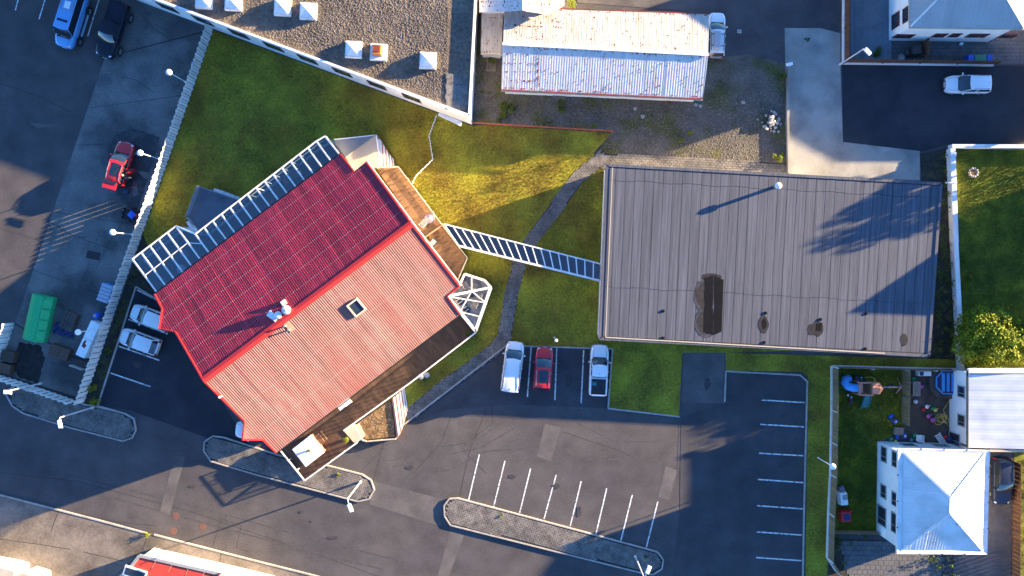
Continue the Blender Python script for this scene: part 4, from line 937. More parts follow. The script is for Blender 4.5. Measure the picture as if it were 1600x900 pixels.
fence('board_fence','short white board fence by the yard entrance beside the green container','fence',[(23,505),(4,562)],2.0,.25,.30,'white_fence',alt=.035)
fence('slat_fence','weathered wooden slat fence on white plinth beside the east car park','fence',[(1299,572),(1299,640),(1297,740),(1294,800),(1292,870),(1305,890)],1.85,.13,.19,'wood_fence',plinth=.3,post=3.7,cap=1)
fence('slat_fence','wooden slat fence on white plinth behind the flat roofed building','fence',[(1300,572),(1408,575),(1494,577)],1.75,.13,.19,'wood_fence',plinth=.25,post=3.7,cap=1)
fence('slat_fence','wooden slat screen between the play lawn and the timber deck','fence',[(1409,577),(1408,660)],1.9,.13,.18,'wood_fence',plinth=.0,post=3.0)
fence('slat_fence','short wooden fence between the play lawn and the slab patio','fence',[(1299,828),(1372,829)],1.2,.13,.18,'wood_fence',post=2.4)
fence('panel_fence','brown board fence on white wall around the blue grey deck','fence',[(1318,-60),(1317,99),(1550,102)],1.7,.42,.45,'wood_brown',plinth=.45,post=3.6,cap=1,cap_m='wood_brown')
fence('panel_fence','brown timber screen between the bins yard and the barbecue','fence',[(1440,54),(1440,92)],1.6,.3,.34,'wood_brown',post=2.4)
fence('panel_fence','dark rust coloured fence beside the side driveway','fence',[(1582,720),(1580,1000)],1.5,.42,.45,'orange_paint' and 'wood_brown',post=3)
q = thing('garden_wall','white rendered low wall round the green garden lawn','wall',W(1490,400))
mb = MB().bar(W(1760,231)+Vector((0,0,.45)),W(1481,230)+Vector((0,0,.45)),.35,.9); part(q,'wall_section',mb,'white_wall',world=True)
a,b,c_ = W(1482,231),W(1487,380),W(1497,575)
part(q,'wall_section',MB().bar(a+Vector((0,-.2,.45)),b+Vector((0,0,.45)),.5,.9),'white_wall',world=True); part(q,'wall_section',MB().bar(b+Vector((0,0,.445)),c_+Vector((0,0,.445)),.45,.89),'white_wall',world=True)
part(q,'wall_link',MB().bar(W(1470,287)+Vector((0,0,.9)),W(1488,287)+Vector((0,0,.9)),.12,.12),'white_trim',world=True)
part(q,'wall_pier',MB().box(W(1482,243)+Vector((0,0,.5)),(.6,.4,1.0)),'white_wall',world=True)
# orange rail and white chain of pickets
q = thing('orange_rail','low orange metal rail between the gravel lot and the lawn','rail',W(850,200))
P = [W(736,193),W(800,197),W(870,201),W(956,206)]
mb = MB()
for a,b in zip(P[:-1],P[1:]): mb.bar(a+Vector((0,0,.5)),b+Vector((0,0,.5)),.12,.12)
part(q,'rail',mb,'orange_paint',world=True)
for i in range(9):
    t = i/8*219; p = W(736+t,193+t*13/219); part(q,'post',MB().box((p.x,p.y,.25),(.12,.12,.5)),'orange_paint',world=True)
q = thing('picket_edging','low white picket edging curving across the lawn','fence',W(672,230))
L_ = [(683,181),(671,213),(677,250),(650,276),(645,288)]; P = [W(*p) for p in L_]; mb = MB(); pm = MB().box((0,0,0),(.16,.05,.6)).mesh('picket','white_trim')
for a,b in zip(P[:-1],P[1:]):
    mb.bar(a+Vector((0,0,.42)),b+Vector((0,0,.42)),.05,.08); n = int((b-a).length/.3); rz = math.atan2(b.y-a.y,b.x-a.x)
    for i in range(n):
        c_ = a+(b-a)*(i+.5)/n; link('picket',pm,q,(c_.x-org(q).x,c_.y-org(q).y,.3),rz+(.5 if i%2 else -.5))
part(q,'rail',mb,'white_trim',world=True)

# ---------------------------------------------------------------- lamps
def globe_lamp(px,py,label,h=4.0,r=.31):
    b = G(px,py,h); t = thing('globe_lamp',label,'lamp',b,group='globe lamps on white poles')
    part(t,'pole',MB().lathe((0,0,0),[(.09,0),(.09,.2),(.05,.25),(.045,h-.25)],10),'lamp_white'); part(t,'globe',MB().ball((0,0,h),r,16),'lamp_white',smooth=True)
for x,y,lb in ((264,113,'white globe lamp by the fence near the two big four wheel drives'),(219,239,'white globe lamp by the fence beside the red car with open tailgate'),(176,363,'white globe lamp by the fence near the striped light on concrete'),(122,519,'white globe lamp beside the long white box in the yard'),(1301,729,'white globe lamp over the wooden fence of the east car park')):
    globe_lamp(x,y,lb)
globe_lamp(869,532,'white globe lamp on the lawn above the parked red car',4.0,.16)
def street_lamp(base, head, h, label):
    b = W(*base); hd = W(*head,h)-b; t = thing('street_lamp',label,'street lamp',b,group='street lamps with flat heads')
    top = Vector((0,0,h-.35)); d = Vector((hd.x,hd.y,0)); 
    part(t,'pole',MB().lathe((0,0,0),[(.13,0),(.13,.5),(.08,.55),(.055,h-.3)],10),'lamp_pole'); u = d.normalized() if d.length>.05 else Vector((0,-1,0))
    part(t,'arm',MB().tube([top,top+u*max(.05,d.length-.4)+Vector((0,0,.3))],.04,8),'lamp_pole')
    e = u*max(.3,d.length)+Vector((0,0,h-.03)); rz = math.atan2(u.y,u.x)
    part(t,'lamp_head',MB().box(e,(.85,.42,.14),rz,taper=.8),'lamp_white',bevel=.04)
street_lamp((147,636),(93,663),6.6,'street lamp at the bed end beside the west island')
street_lamp((564,752),(547,794),7.0,'street lamp standing on the middle paved island')
street_lamp((992,868),(1013,891),6.6,'street lamp standing on the south paved island')
street_lamp((1312,101),(1356,80),6.2,'street lamp at the corner of the brown fence by the blue grey deck')
street_lamp((65,599),(11,613),6.4,'slender street lamp inside the white yard fence corner')
q = thing('wall_lamp','short white lamp at the end of the driveway wall','lamp',W(1231,105)); part(q,'post',MB().box((0,0,.6),(.1,.1,1.2)),'lamp_pole'); part(q,'lamp_head',MB().box((-.25,0,1.25),(.7,.3,.12),.2),'lamp_white',bevel=.03)

# ---------------------------------------------------------------- vehicles
def wheel_mesh(r=.34, w=.22):
    t = MB(); n = 18
    prof = [(r*.62,-w/2),(r*.93,-w/2),(r,-w*.32),(r,w*.32),(r*.93,w/2),(r*.62,w/2)]
    o = 0
    for rr,y in prof: t.v += [(rr*math.cos(2*PI*k/n), y, rr*math.sin(2*PI*k/n)) for k in range(n)]
    for i in range(5):
        for k in range(n): t.f.append((i*n+k,(i+1)*n+k,(i+1)*n+(k+1)%n,i*n+(k+1)%n))
    rm = MB(); rm.v = [(r*.63*math.cos(2*PI*k/n), s_*w*.42, r*.63*math.sin(2*PI*k/n)) for s_ in (-1,1) for k in range(n)]; rm.f = [tuple(range(n)),tuple(range(2*n-1,n-1,-1))]+[(k,n+k,n+(k+1)%n,(k+1)%n) for k in range(n)]
    return t.mesh('wheel','tyre'), rm.mesh('rim','rim')
WM = {}
def grid(mb, rows):
    o = len(mb.v); n = len(rows[0])
    for r in rows: mb.v += [tuple(p) for p in r]
    for i in range(len(rows)-1):
        for k in range(n-1): mb.f.append((o+i*n+k,o+i*n+k+1,o+(i+1)*n+k+1,o+(i+1)*n+k))
    return mb
def car(name, label, px, py, d, paint, L=4.4, Wd=1.82, Hh=1.62, hood=1.0, ws0=.30, ws1=.48, rr0=.93, rr1=.985, kind='suv', rails=None, sun=False, lift=0.0, wr=.34, cat='car', group=None, roofm=None, glassm='car_glass', belt=None):
    b = G(px,py,1.0); rz = math.atan2(-d[1],d[0]); t = thing(name,label,cat,b,rz,group)
    X = lambda s_: L/2 - s_*L                                 # s: 0 front bumper .. 1 rear bumper
    belt = belt or hood+.05; zl = .30+lift
    def hw(s_):                                               # half width in plan
        f = 1.0
        if s_ < .19: f = .60+.40*math.sqrt(max(0,1-((.19-s_)/.19)**2.0))
        if s_ > .90: f = .80+.20*math.sqrt(max(0,1-((s_-.90)/.10)**2.4))
        return Wd/2*f
    def topz(s_):
        if s_ <= ws0: return hood*(.80+.20*min(1,(s_/.16))**.6)+ (belt-hood)*(s_/ws0) + lift
        return belt+lift - (.10*max(0,(s_-.93)/.07) if kind != 'pickup' else 0)
    st = [0,.008,.025,.05,.085,.13,.19,ws0+.005,.42,.55,.68,.8,.88,.94,.975,.992,1.0]; rows = []
    for s_ in st:
        w = hw(s_); z = topz(s_); e = .0
        k = .93 if s_ in (0,1.0) else 1.0
        rows.append([Vector((X(s_),y*w*k,zz)) for y,zz in ((-.86,zl),(-1,zl+.12),(-1.0,zl+(z-zl)*.55),(-.965,z-.10),(-.90,z-.025),(-.55,z+.008),(0,z+.02),(.55,z+.008),(.90,z-.025),(.965,z-.10),(1.0,zl+(z-zl)*.55),(1,zl+.12),(.86,zl))])
    mb = grid(MB(), rows); n = 13
    mb.f.append(tuple(range(n))); mb.f.append(tuple(range(len(mb.v)-n,len(mb.v)))[::-1])
    for i in range(len(st)-1): mb.f.append((i*n+n-1,i*n,(i+1)*n,(i+1)*n+n-1))
    body = part(t,'body',mb,paint,smooth=True)
    # greenhouse
    rc = ws1; re = rr0; zr = Hh+lift; bz = belt+lift-.02
    wt = Wd*.39; wb = Wd*.465
    if kind == 'pickup': re, rr1_ = .60,.635
    else: rr1_ = rr1
    def arc(s_, w, z, bow, crown, m=7): return [Vector((X(s_)-bow*(1-((k/(m-1))*2-1)**2)*-1, ((k/(m-1))*2-1)*w, z+crown*(1-((k/(m-1))*2-1)**2))) for k in range(m)]
    rf = grid(MB(), [arc(rc,wt*.96,zr-.045,.10,.03),arc(rc+.02,wt,zr-.01,.08,.035),arc((rc+re)/2,wt*1.01,zr+.015,.0,.04),arc(re-.03,wt*.97,zr-.02,-.02,.035),arc(re,wt*.94,zr-.07,-.04,.03)])
    roof = part(t,'roof',rf,roofm or paint,smooth=True)
    part(t,'windshield',grid(MB(),[arc(ws0-.005,wb*.93,bz+.015,.16,.01),arc((ws0+rc)/2-.01,wt*.5+wb*.47,(bz+zr)/2+.03,.14,.02),arc(rc,wt*.95,zr-.05,.10,.03)]),glassm,smooth=True)
    part(t,'rear_window',grid(MB(),[arc(re,wt*.93,zr-.075,-.04,.03),arc(rr1_,wb*.90,bz+.02,-.05,.0)]),glassm,smooth=True)
    for s_ in (-1,1):
        sides = [(ws0+.03,wb*.97,bz),(rc+.01,wt,zr-.06),(re-.01,wt*.97,zr-.08),(rr1_-.02,wb*.96,bz)]
        pts = [Vector((X(a),s_*w,z)) for a,w,z in sides]
        o_ = part(t,'side_window',MB().add(pts,[(0,1,2,3) if s_ < 0 else (3,2,1,0)]),glassm)
        part(t,'pillar',MB().tube([pts[0]+Vector((.05,0,0)),pts[1]],.045,6),paint); part(t,'pillar',MB().tube([pts[2],pts[3]],.06,6),paint)
        part(t,'pillar',MB().tube([pts[1]+Vector((0,0,.02)),pts[2]+Vector((0,0,.02))],.045,6),paint)
        m1 = pts[1].lerp(pts[2],.42); m0 = pts[0].lerp(pts[3],.48); part(t,'pillar',MB().tube([m0,m1],.04,6),'black_plastic' if paint != 'paint_white' else paint)
        mp = Vector((X(ws0+.055),s_*(Wd/2+.10),bz+.06)); part(t,'mirror',MB().box(mp,(.14,.24,.16),0,taper=.8),paint,bevel=.03)
        hl = Vector((X(.045),s_*hw(.045)*.80,topz(.045)-.07)); part(t,'headlight',MB().box(hl,(.30,.26,.12),s_*-.6,taper=.7),'lens',bevel=.03)
        part(t,'tail_light',MB().box((X(.985),s_*Wd*.40,bz-.12),(.14,.24,.30),0),'tail_red')
        if rails: part(t,'roof_rail',MB().tube([Vector((X(rc+.05),s_*wt*.93,zr+.03)),Vector((X((rc+re)/2),s_*wt*.95,zr+.085)),Vector((X(re-.04),s_*wt*.90,zr+.0))],.028,6),rails)
    hz_ = lambda s_: topz(s_)+.012
    for s_ in (-1,1): part(t,'bonnet_seam',MB().tube([(X(.05),s_*hw(.05)*.62,hz_(.05)-.01),(X(.15),s_*hw(.15)*.74,hz_(.15)-.008),(X(ws0-.01),s_*hw(ws0)*.76,hz_(ws0)-.008)],.011,4),'black_plastic')
    part(t,'cowl_strip',MB().box((X(ws0)+.17,0,hz_(ws0)+.004),(.12,Wd*.70,.02)),'black_plastic')
    part(t,'number_plate',MB().box((X(.0)+.02,0,zl+.24),(.03,.5,.11)),'p_white')
    for s_ in (-1,1): part(t,'door_handle',MB().box((X(.52),s_*(Wd/2+.01),bz-.16),(.18,.04,.04)).box((X(.70),s_*(Wd/2+.01),bz-.16),(.18,.04,.04)),paint)
    part(t,'bumper',MB().box((X(.012),0,zl+.14),(.16,Wd*.56,.22)),'black_plastic' if kind != 'chrome' else 'chrome',bevel=.03); part(t,'grille',MB().box((X(.012),0,zl+.38),(.10,Wd*.44,.16)),'black_plastic')
    part(t,'rear_bumper',MB().box((X(.99),0,zl+.14),(.14,Wd*.8,.22)),'black_plastic',bevel=.03)
    if sun: part(t,'sunroof',grid(MB(),[arc(rc+.05,wt*.72,zr+.012,.06,.035),arc((rc+re)/2,wt*.74,zr+.028,0,.04),arc(re-.11,wt*.70,zr+.01,0,.038)]),glassm,smooth=True)
    part(t,'roof_antenna',MB().box((X(re-.05),0,zr+.05),(.14,.04,.09),0,taper=.5),'black_plastic')
    key = (wr,); 
    if key not in WM: WM[key] = wheel_mesh(wr, .24 if wr < .4 else .34)
    for sx in (.19,.80):
        for s_ in (-1,1):
            w_ = link('wheel',WM[key][0],t,(X(sx),s_*(Wd/2-.10 if wr < .4 else Wd/2+.06),wr)); link('rim',WM[key][1],w_)
    if kind == 'pickup':
        z = topz(.8)
        part(t,'bed_floor',MB().box((X(.815),0,z+.028),(L*.30,Wd*.76,.012)),'black_plastic')
        part(t,'bed_rim',MB().box((X(.815),Wd*.43,z+.03),(L*.33,.13,.07)).box((X(.815),-Wd*.43,z+.03),(L*.33,.13,.07)).box((X(.978),0,z+.03),(.10,Wd*.80,.07)),paint,bevel=.02)
    return t, X
BD = (-.30,.954)
v,X = car('van','lifted light blue high roof van parked in a yard bay',112,34,BD,'paint_blue',L=5.5,Wd=1.95,Hh=2.25,hood=1.15,ws0=.20,ws1=.29,rr0=.985,rr1=.995,lift=.28,wr=.46,cat='van',belt=1.25)
part(v,'roof_vent',MB().box((.35,.28,2.58),(.22,.5,.06)).box((.35,-.28,2.58),(.22,.5,.06)),'paint_dark'); part(v,'roof_hatch',MB().box((-1.3,.05,2.60),(.75,.6,.08)),'p_white',bevel=.03); part(v,'roof_frame',MB().box((-.75,0,2.575),(.05,1.2,.03)).box((-1.6,.62,2.575),(1.7,.05,.03)).box((-1.6,-.62,2.575),(1.7,.05,.03)),'p_grey')
for sy in (-1.15,1.15): part(v,'running_board',MB().box((-.1,sy,.55),(2.4,.25,.06)),'chrome')
v,X = car('pickup_truck','lifted black crew cab pickup with ribbed bed cover and big tyres',176,47,BD,'paint_black',L=5.9,Wd=1.98,Hh=1.85,hood=1.15,ws0=.29,ws1=.39,kind='pickup',lift=.30,wr=.52,cat='pickup truck')
for k in range(8): part(v,'cover_rib',MB().box((-1.85,-.66+k*.19,1.56),(1.75,.07,.05)),'paint_dark')
for sy in (-1,1):
    for sx in (.19,.80): part(v,'fender_flare',MB().box((X(sx),sy*1.02,1.12),(1.15,.30,.10)),'black_plastic',bevel=.04)
v,X = car('suv','red car with its tailgate and rear door open on wet concrete',187,255,(.27,-.963),'paint_red',L=4.5,Wd=1.86,Hh=1.68,sun=True,rails='chrome')
part(v,'open_tailgate',MB().box((-2.45,0,1.78),(.75,1.45,.08),0),'paint_red',bevel=.03); part(v,'tailgate_window',MB().box((-2.10,0,1.86),(.28,1.25,.03)),'car_glass')
part(v,'open_door',MB().box((-.55,-1.32,.85),(.10,.95,.9),.85),'paint_red',bevel=.03); part(v,'door_window',MB().box((-.55,-1.32,1.42),(.05,.8,.3),.85),'car_glass')
car('hatchback','white hatchback nose to the kerb and half hidden by the red eave',234,497,(-.93,-.36),'paint_white',L=4.2,Wd=1.78,Hh=1.5,ws0=.27,ws1=.43,rr0=.86,rr1=.96)
car('hatchback','white hatchback in the open bay beside the planting bed',217,534,(-.94,-.34),'paint_white',L=4.15,Wd=1.78,Hh=1.48,ws0=.27,ws1=.43,rr0=.84,rr1=.95)
car('hatchback','white car with only one end showing under the lower red roof corner',399,674,(-.97,-.1),'paint_white',L=4.2,Wd=1.78,Hh=1.5)
car('minibus','long white wagon with flat roof parked beside a red car',801,573,(.125,-.992),'paint_white',L=5.15,Wd=1.95,Hh=1.78,hood=1.08,ws0=.20,ws1=.34,rr0=.985,rr1=.995,rails='chrome',belt=1.2,cat='van')
car('suv','red car with dark glass roof and silver rails between white bay lines',849,576,(.08,-.997),'paint_red',L=4.4,Wd=1.84,Hh=1.64,sun=True,rails='chrome')
v,X = car('pickup_truck','white double cab pickup with an open dark bed at the lawn kerb',936,579,(.045,-.999),'paint_white',L=5.25,Wd=1.9,Hh=1.78,hood=1.1,ws0=.28,ws1=.385,kind='pickup',cat='pickup truck')
part(v,'bed_box',MB().box((-1.35,.45,1.20),(.35,.45,.10)),'p_teal')
v,X = car('estate_car','white estate car with a grey roof box beside the rusty shed',1120,54,(.03,-1),'paint_white',L=4.6,Wd=1.8,Hh=1.5,rails='black_plastic',ws0=.28,ws1=.43)
part(v,'roof_box',MB().box((-.75,.08,1.72),(2.0,.78,.28),0,taper=.82),'paint_grey',bevel=.10); part(v,'roof_bar',MB().box((-.1,0,1.58),(.06,1.3,.05)).box((-1.3,0,1.58),(.06,1.3,.05)),'black_plastic')
car('suv','white car with silver roof rails on the access road below the brown fence',1514,131,(-1,-.0),'paint_white',L=4.6,Wd=1.84,Hh=1.64,rails='p_grey')
car('suv','dark blue car in the narrow driveway beside the white hipped house',1567,752,(0,1),'paint_dark',L=4.8,Wd=1.85,Hh=1.75,rails='black_plastic')

# ---------------------------------------------------------------- things in the yard
def ang(d): return math.atan2(-d[1],d[0])
b = G(60,497,.9); t = thing('waste_container','big green steel container with sloping hatched lids','container',b,ang((-.22,.975)))
part(t,'body',MB().add([(x,y,z) for x in (-2.35,2.35) for y,z in ((-1.05,.1),(1.05,.1),(1.12,1.0),(.45,1.65),(-.35,1.65),(-1.12,1.0))],[(5,4,3,2,1,0),(6,7,8,9,10,11)]+[(i,(i+1)%6,6+(i+1)%6,6+i) for i in range(6)]),'p_skip')
for k in range(4):
    x = -1.7+k*1.12; part(t,'lid',MB().add([(x-.5,.52,1.62),(x+.5,.52,1.62),(x+.5,1.12,1.06),(x-.5,1.12,1.06),(x-.5,.55,1.68),(x+.5,.55,1.68),(x+.5,1.15,1.12),(x-.5,1.15,1.12)],[(4,7,6,5),(0,1,5,4),(1,2,6,5),(2,3,7,6),(3,0,4,7)]),'p_skip')
    part(t,'lid_handle',MB().box((x,1.19,1.10),(.3,.05,.05)),'p_grey')
for x in (-2.38,2.38): part(t,'end_bracket',MB().box((x,.1,.9),(.10,1.6,.12)).box((x,.6,1.4),(.1,.2,.4)),'p_skip')
for x in (-1.2,0,1.2): part(t,'side_rib',MB().box((x,-1.12,.55),(.1,.08,.9)),'p_skip')
for px,py,rz,lb in ((110,501,.45,'brown wooden crate beside the blue tarp in the yard'),(95,550,.35,'dark wooden crate pair by the rust stained concrete')):
    b = G(px,py,.4); t = thing('wooden_crate',lb,'crate',b,-rz)
    for k in range(2):
        c_ = part(t,'box_half',MB().box((-.52+k*1.04,0,.4) if 'dark' in lb else (0,-.5+k*.95,.38+k*.1),(1.0,1.2,.7) if 'dark' in lb else (1.35,.92,.7)),'p_brown' if k or 'dark' in lb else 'wood_grey',bevel=.02)
        for j in range(4): part(c_,'slat',MB().box((-.52+k*1.04,-.45+j*.3,.77) if 'dark' in lb else (-.5+j*.33,-.5+k*.95,.75+k*.1),(1.0,.24,.04) if 'dark' in lb else (.27,.92,.04)),'p_brown' if 'dark' in lb else 'wood_grey')
b = G(100,516,.2); t = thing('blue_tarp','crumpled blue tarp on the concrete under the wooden crate','tarp',b,-.3); rows = [[Vector((i*.32-1.1,j*.3-.6,.05+.22*abs(math.sin(i*1.7+j*2.3)))) for i in range(8)] for j in range(5)]; part(t,'cloth',grid(MB(),rows),'p_navy')
b = G(166,458,.6); t = thing('ribbed_box','pale blue ribbed lid box against the white board fence','box',b,ang((-.33,.94)))
part(t,'body',MB().box((0,0,.45),(1.9,1.15,.9)),'p_lblue',bevel=.03)
for k in range(5): part(t,'lid_rib',MB().box((-.76+k*.38,0,.925),(.30,1.15,.06)),'paint_grey')
b = G(152,493,.5); t = thing('blue_drum','dark blue drum with a yellow mark beside the fence','drum',b); part(t,'body',MB().lathe((0,0,0),[(.29,0),(.31,.06),(.29,.12),(.29,.4),(.31,.45),(.29,.5),(.29,.82),(.31,.86),(.25,.88)],16),'p_blue'); part(t,'cap',MB().lathe((-.06,0,.88),[(.13,0),(.13,.04)],10),'p_yellow')
b = G(140,530,.9); t = thing('long_box','long white steel box with rust patches along the fence','box',b,ang((-.42,.91)))
for k in (-1,1): part(t,'section',MB().box((k*.97,0,.65),(1.9,1.0,1.3)),'paint_white' and 'p_white',bevel=.03)
part(t,'rust_patch',MB().add([(x,y,1.304) for x,y in ((.15,-.2),(.5,-.3),(.9,-.25),(.95,.1),(.6,.15),(.5,-.05),(.2,0))],[tuple(range(7))]),'rust')
b = G(123,569,.6); t = thing('garden_bench','small dark bench with pale back rail against the fence','bench',b,-.36); part(t,'seat',MB().box((.1,.15,.42),(1.2,.55,.12)),'wood_grey'); part(t,'backrest',MB().box((0,-.35,.7),(1.4,.10,.6)),'cream')
for sx in (-.5,.6): part(t,'leg',MB().box((sx,.1,.18),(.1,.5,.36)),'wood_grey')
b = G(14,562,.3); t = thing('pallet_stack','stack of dark pallets inside the yard fence corner','pallets',b,-.25)
for k in range(5): part(t,'pallet',MB().box((.05*(k%2),-.9,.08+k*.15),(1.3,1.0,.13)).box((0,.4,.08+k*.15),(1.35,1.1,.13)),'p_brown')
for k in range(5): part(t,'top_slat',MB().box((-.5+k*.25,.4,.78),(.16,1.1,.03)),'wood_grey')
b = G(206,336,.4); t = thing('small_trailer','small black box trailer beside the fence','trailer',b,-.25); part(t,'tray',MB().box((0,0,.42),(1.7,1.15,.06)).box((0,.57,.58),(1.7,.05,.35)).box((0,-.57,.58),(1.7,.05,.35)).box((.85,0,.58),(.05,1.15,.35)).box((-.85,0,.58),(.05,1.15,.35)),'p_dark'); part(t,'drawbar',MB().box((-1.25,0,.4),(.8,.08,.08)),'p_dark')
for s_ in (-1,1): w_ = link('wheel',wheel_mesh(.26,.16)[0],t,(0,s_*.68,.26))
t = thing('blue_bag','bright blue bag with red strap lying in the small trailer','bag',(b.x+.1,b.y+.02,.45)); part(t,'sack',MB().add([(math.cos(k*PI/4)*(.34 if k%2 else .48),math.sin(k*PI/4)*(.34 if k%2 else .48),z) for z in (0,.22) for k in range(8)]+[(0,0,.36)],[(k,(k+1)%8,8+(k+1)%8,8+k) for k in range(8)]+[(8+k,8+(k+1)%8,16) for k in range(8)]),'p_blue'); part(t,'strap',MB().box((.5,-.1,.2),(.14,.4,.1)),'p_red')
b = G(197,299,.3); t = thing('vacuum_cleaner','dark blue vacuum cleaner on wet concrete behind the red car','vacuum cleaner',b); part(t,'tank',MB().lathe((0,0,0),[(.24,0),(.26,.1),(.26,.38),(.15,.48)],14),'p_navy'); part(t,'hose',MB().tube([(.1,0,.4),(.4,.3,.45),(.5,.7,.2),(.3,1.0,.05)],.035,6),'p_dark')
# person bending into the open rear door
def person(loc, rz):
    me = bpy.data.meshes.new('person'); J = {'pel':(0,0,.92),'chest':(.28,0,1.18),'neck':(.44,0,1.32),'ls':(.36,.19,1.26),'rs':(.36,-.19,1.26),'le':(.55,.24,1.02),'re':(.55,-.22,1.02),'lh':(.78,.16,.95),'rh':(.78,-.14,.95),'lhip':(0,.10,.88),'rhip':(0,-.10,.88),'lk':(.06,.12,.48),'rk':(-.02,-.12,.48),'lf':(-.02,.12,.08),'rf':(-.12,-.13,.08),'lt':(.16,.13,.05),'rt':(.08,-.14,.05)}
    R_ = {'pel':.15,'chest':.17,'neck':.07,'ls':.08,'rs':.08,'le':.05,'re':.05,'lh':.035,'rh':.035,'lhip':.10,'rhip':.10,'lk':.07,'rk':.07,'lf':.05,'rf':.05,'lt':.04,'rt':.04}
    k = list(J); E = [('pel','chest'),('chest','neck'),('chest','ls'),('ls','le'),('le','lh'),('chest','rs'),('rs','re'),('re','rh'),('pel','lhip'),('lhip','lk'),('lk','lf'),('lf','lt'),('pel','rhip'),('rhip','rk'),('rk','rf'),('rf','rt')]
    me.from_pydata([J[x] for x in k],[(k.index(a),k.index(b_)) for a,b_ in E],[])
    o = link('person',me,None,loc,rz); o.modifiers.new('skin','SKIN')
    if not me.skin_vertices: return o
    for i,x in enumerate(k): me.skin_vertices[0].data[i].radius = (R_[x],R_[x])
    me.skin_vertices[0].data[0].use_root = True
    s_ = o.modifiers.new('sub','SUBSURF'); s_.levels = 1; s_.render_levels = 2; me.materials.append(MATS['cloth_dark']); tag(o,'person in dark clothes bending into the open rear door of the red car','person')
    hd = MB().ball((.56,0,1.40),.115,14,1.15); part(o,'head',hd,'skin',smooth=True); hr = MB().ball((.53,0,1.44),.125,14,1.05); part(o,'hair',hr,'hair',smooth=True)
    return o
v_ = G(202,278,1.0); person((v_.x,v_.y,.03), math.atan2(.45,-1.0))

# ---------------------------------------------------------------- things on the terraces
b = G(671,341,1.9); t = thing('parasol','lilac scalloped parasol closed low over the light terrace','parasol',(b.x,b.y,.95)); n = 12
mb = MB(); mb.v = [(0,0,1.25)]+[(math.cos(2*PI*k/24)*(.56 if k%2 else .48),math.sin(2*PI*k/24)*(.56 if k%2 else .48),.85-(.05 if k%2 else 0)) for k in range(24)]; mb.f = [(0,1+k,1+(k+1)%24) for k in range(24)]; part(t,'canopy',mb,'p_lilac'); part(t,'pole',MB().lathe((0,0,0),[(.22,0),(.22,.06),(.025,.08),(.025,1.3)],8),'p_grey')
def armchair(px,py,rz,label,zf=.95,m='p_grey',m2='p_white',nm='armchair'):
    b = G(px,py,zf+.4); t = thing(nm,label,'chair',(b.x,b.y,zf),rz); part(t,'seat',MB().box((0,0,.36),(.55,.6,.14)),m2,bevel=.04); part(t,'backrest',MB().box((-.33,0,.62),(.10,.66,.5)),m,bevel=.03)
    for s_ in (-1,1): part(t,'armrest',MB().box((0,s_*.36,.52),(.6,.09,.07)),m,bevel=.02)
    for a in (-.25,.25):
        for s_ in (-.27,.27): part(t,'leg',MB().box((a,s_,.15),(.05,.05,.3)),m)
armchair(661,349,2.4,'grey armchair beside the lilac parasol on the light terrace',m2='p_grey'); armchair(677,379,2.5,'white cushioned dark armchair next to the flower pot past the divider rail',m='p_dark')
b = G(670,371,1.3); t = thing('flower_pot','flower pot with orange and green plants by the divider rail','flower pot',(b.x,b.y,.95)); part(t,'pot',MB().lathe((0,0,0),[(.14,0),(.2,.3),(.18,.31)],12),'p_brown'); l_ = tri_soup('leaves',leaf_cloud([(0,0,.45,.26)],90,.12),'leaf_dark',None,t); tri_soup('blossom',leaf_cloud([(.05,.1,.55,.15)],25,.1),'p_orange',None,t)
armchair(534,634,-.9,'white garden chair against the wall on the dark terrace near the landing',zf=.5,m='p_white'); armchair(543,628,-.9,'white garden chair on the dark terrace farther from the hot tub',zf=.5,m='p_white')
b = G(482,704,1.4); t = thing('hot_tub','square hot tub under a white cover on the dark terrace','hot tub',(b.x,b.y,.5),.66)
part(t,'cabinet',MB().box((0,0,.40),(2.35,2.2,.8)),'p_salmon',bevel=.08); part(t,'cover',MB().box((-.05,-.58,.88),(2.45,1.14,.14)).box((-.05,.58,.88),(2.45,1.14,.14)),'p_white',bevel=.07); part(t,'steps',MB().box((1.45,.25,.2),(.5,1.1,.4)).box((1.85,.25,.1),(.3,1.1,.2)),'p_brown',bevel=.03)
t = thing('cover_planter','small potted plant on the white hot tub cover','flower pot',(b.x+.1,b.y+.05,1.45)); part(t,'pot',MB().lathe((0,0,0),[(.09,0),(.13,.2)],10),'p_grey'); tri_soup('leaves',leaf_cloud([(0,0,.32,.2)],70,.1),'leaf_dark',None,t)
for px,py,zf,lb,mm in ((541,687,.5,'yellow green potted plant on the dark terrace by the landing','leaf'),(731,521,.5,'small green shrub in a pot at the terrace corner below the glass room','leaf_dark')):
    b = G(px,py,zf+.3); t = thing('potted_plant',lb,'plant',(b.x,b.y,zf)); part(t,'pot',MB().lathe((0,0,0),[(.14,0),(.2,.3)],12),'p_brown'); tri_soup('leaves',leaf_cloud([(0,0,.45,.3)],140,.13),mm,None,t)
for px,py,lb in ((668,585,'dark round bin on the grass below the terrace balustrade'),(659,587,'dark round bin tucked against the terrace balustrade')):
    b = W(px,py); t = thing('round_bin',lb,'bin',b); part(t,'body',MB().lathe((0,0,.04),[(.24,0),(.29,.6)],14),'p_dark'); part(t,'lid',MB().lathe((0,0,.64),[(.31,0),(.28,.06),(.06,.10)],14),'p_grey')
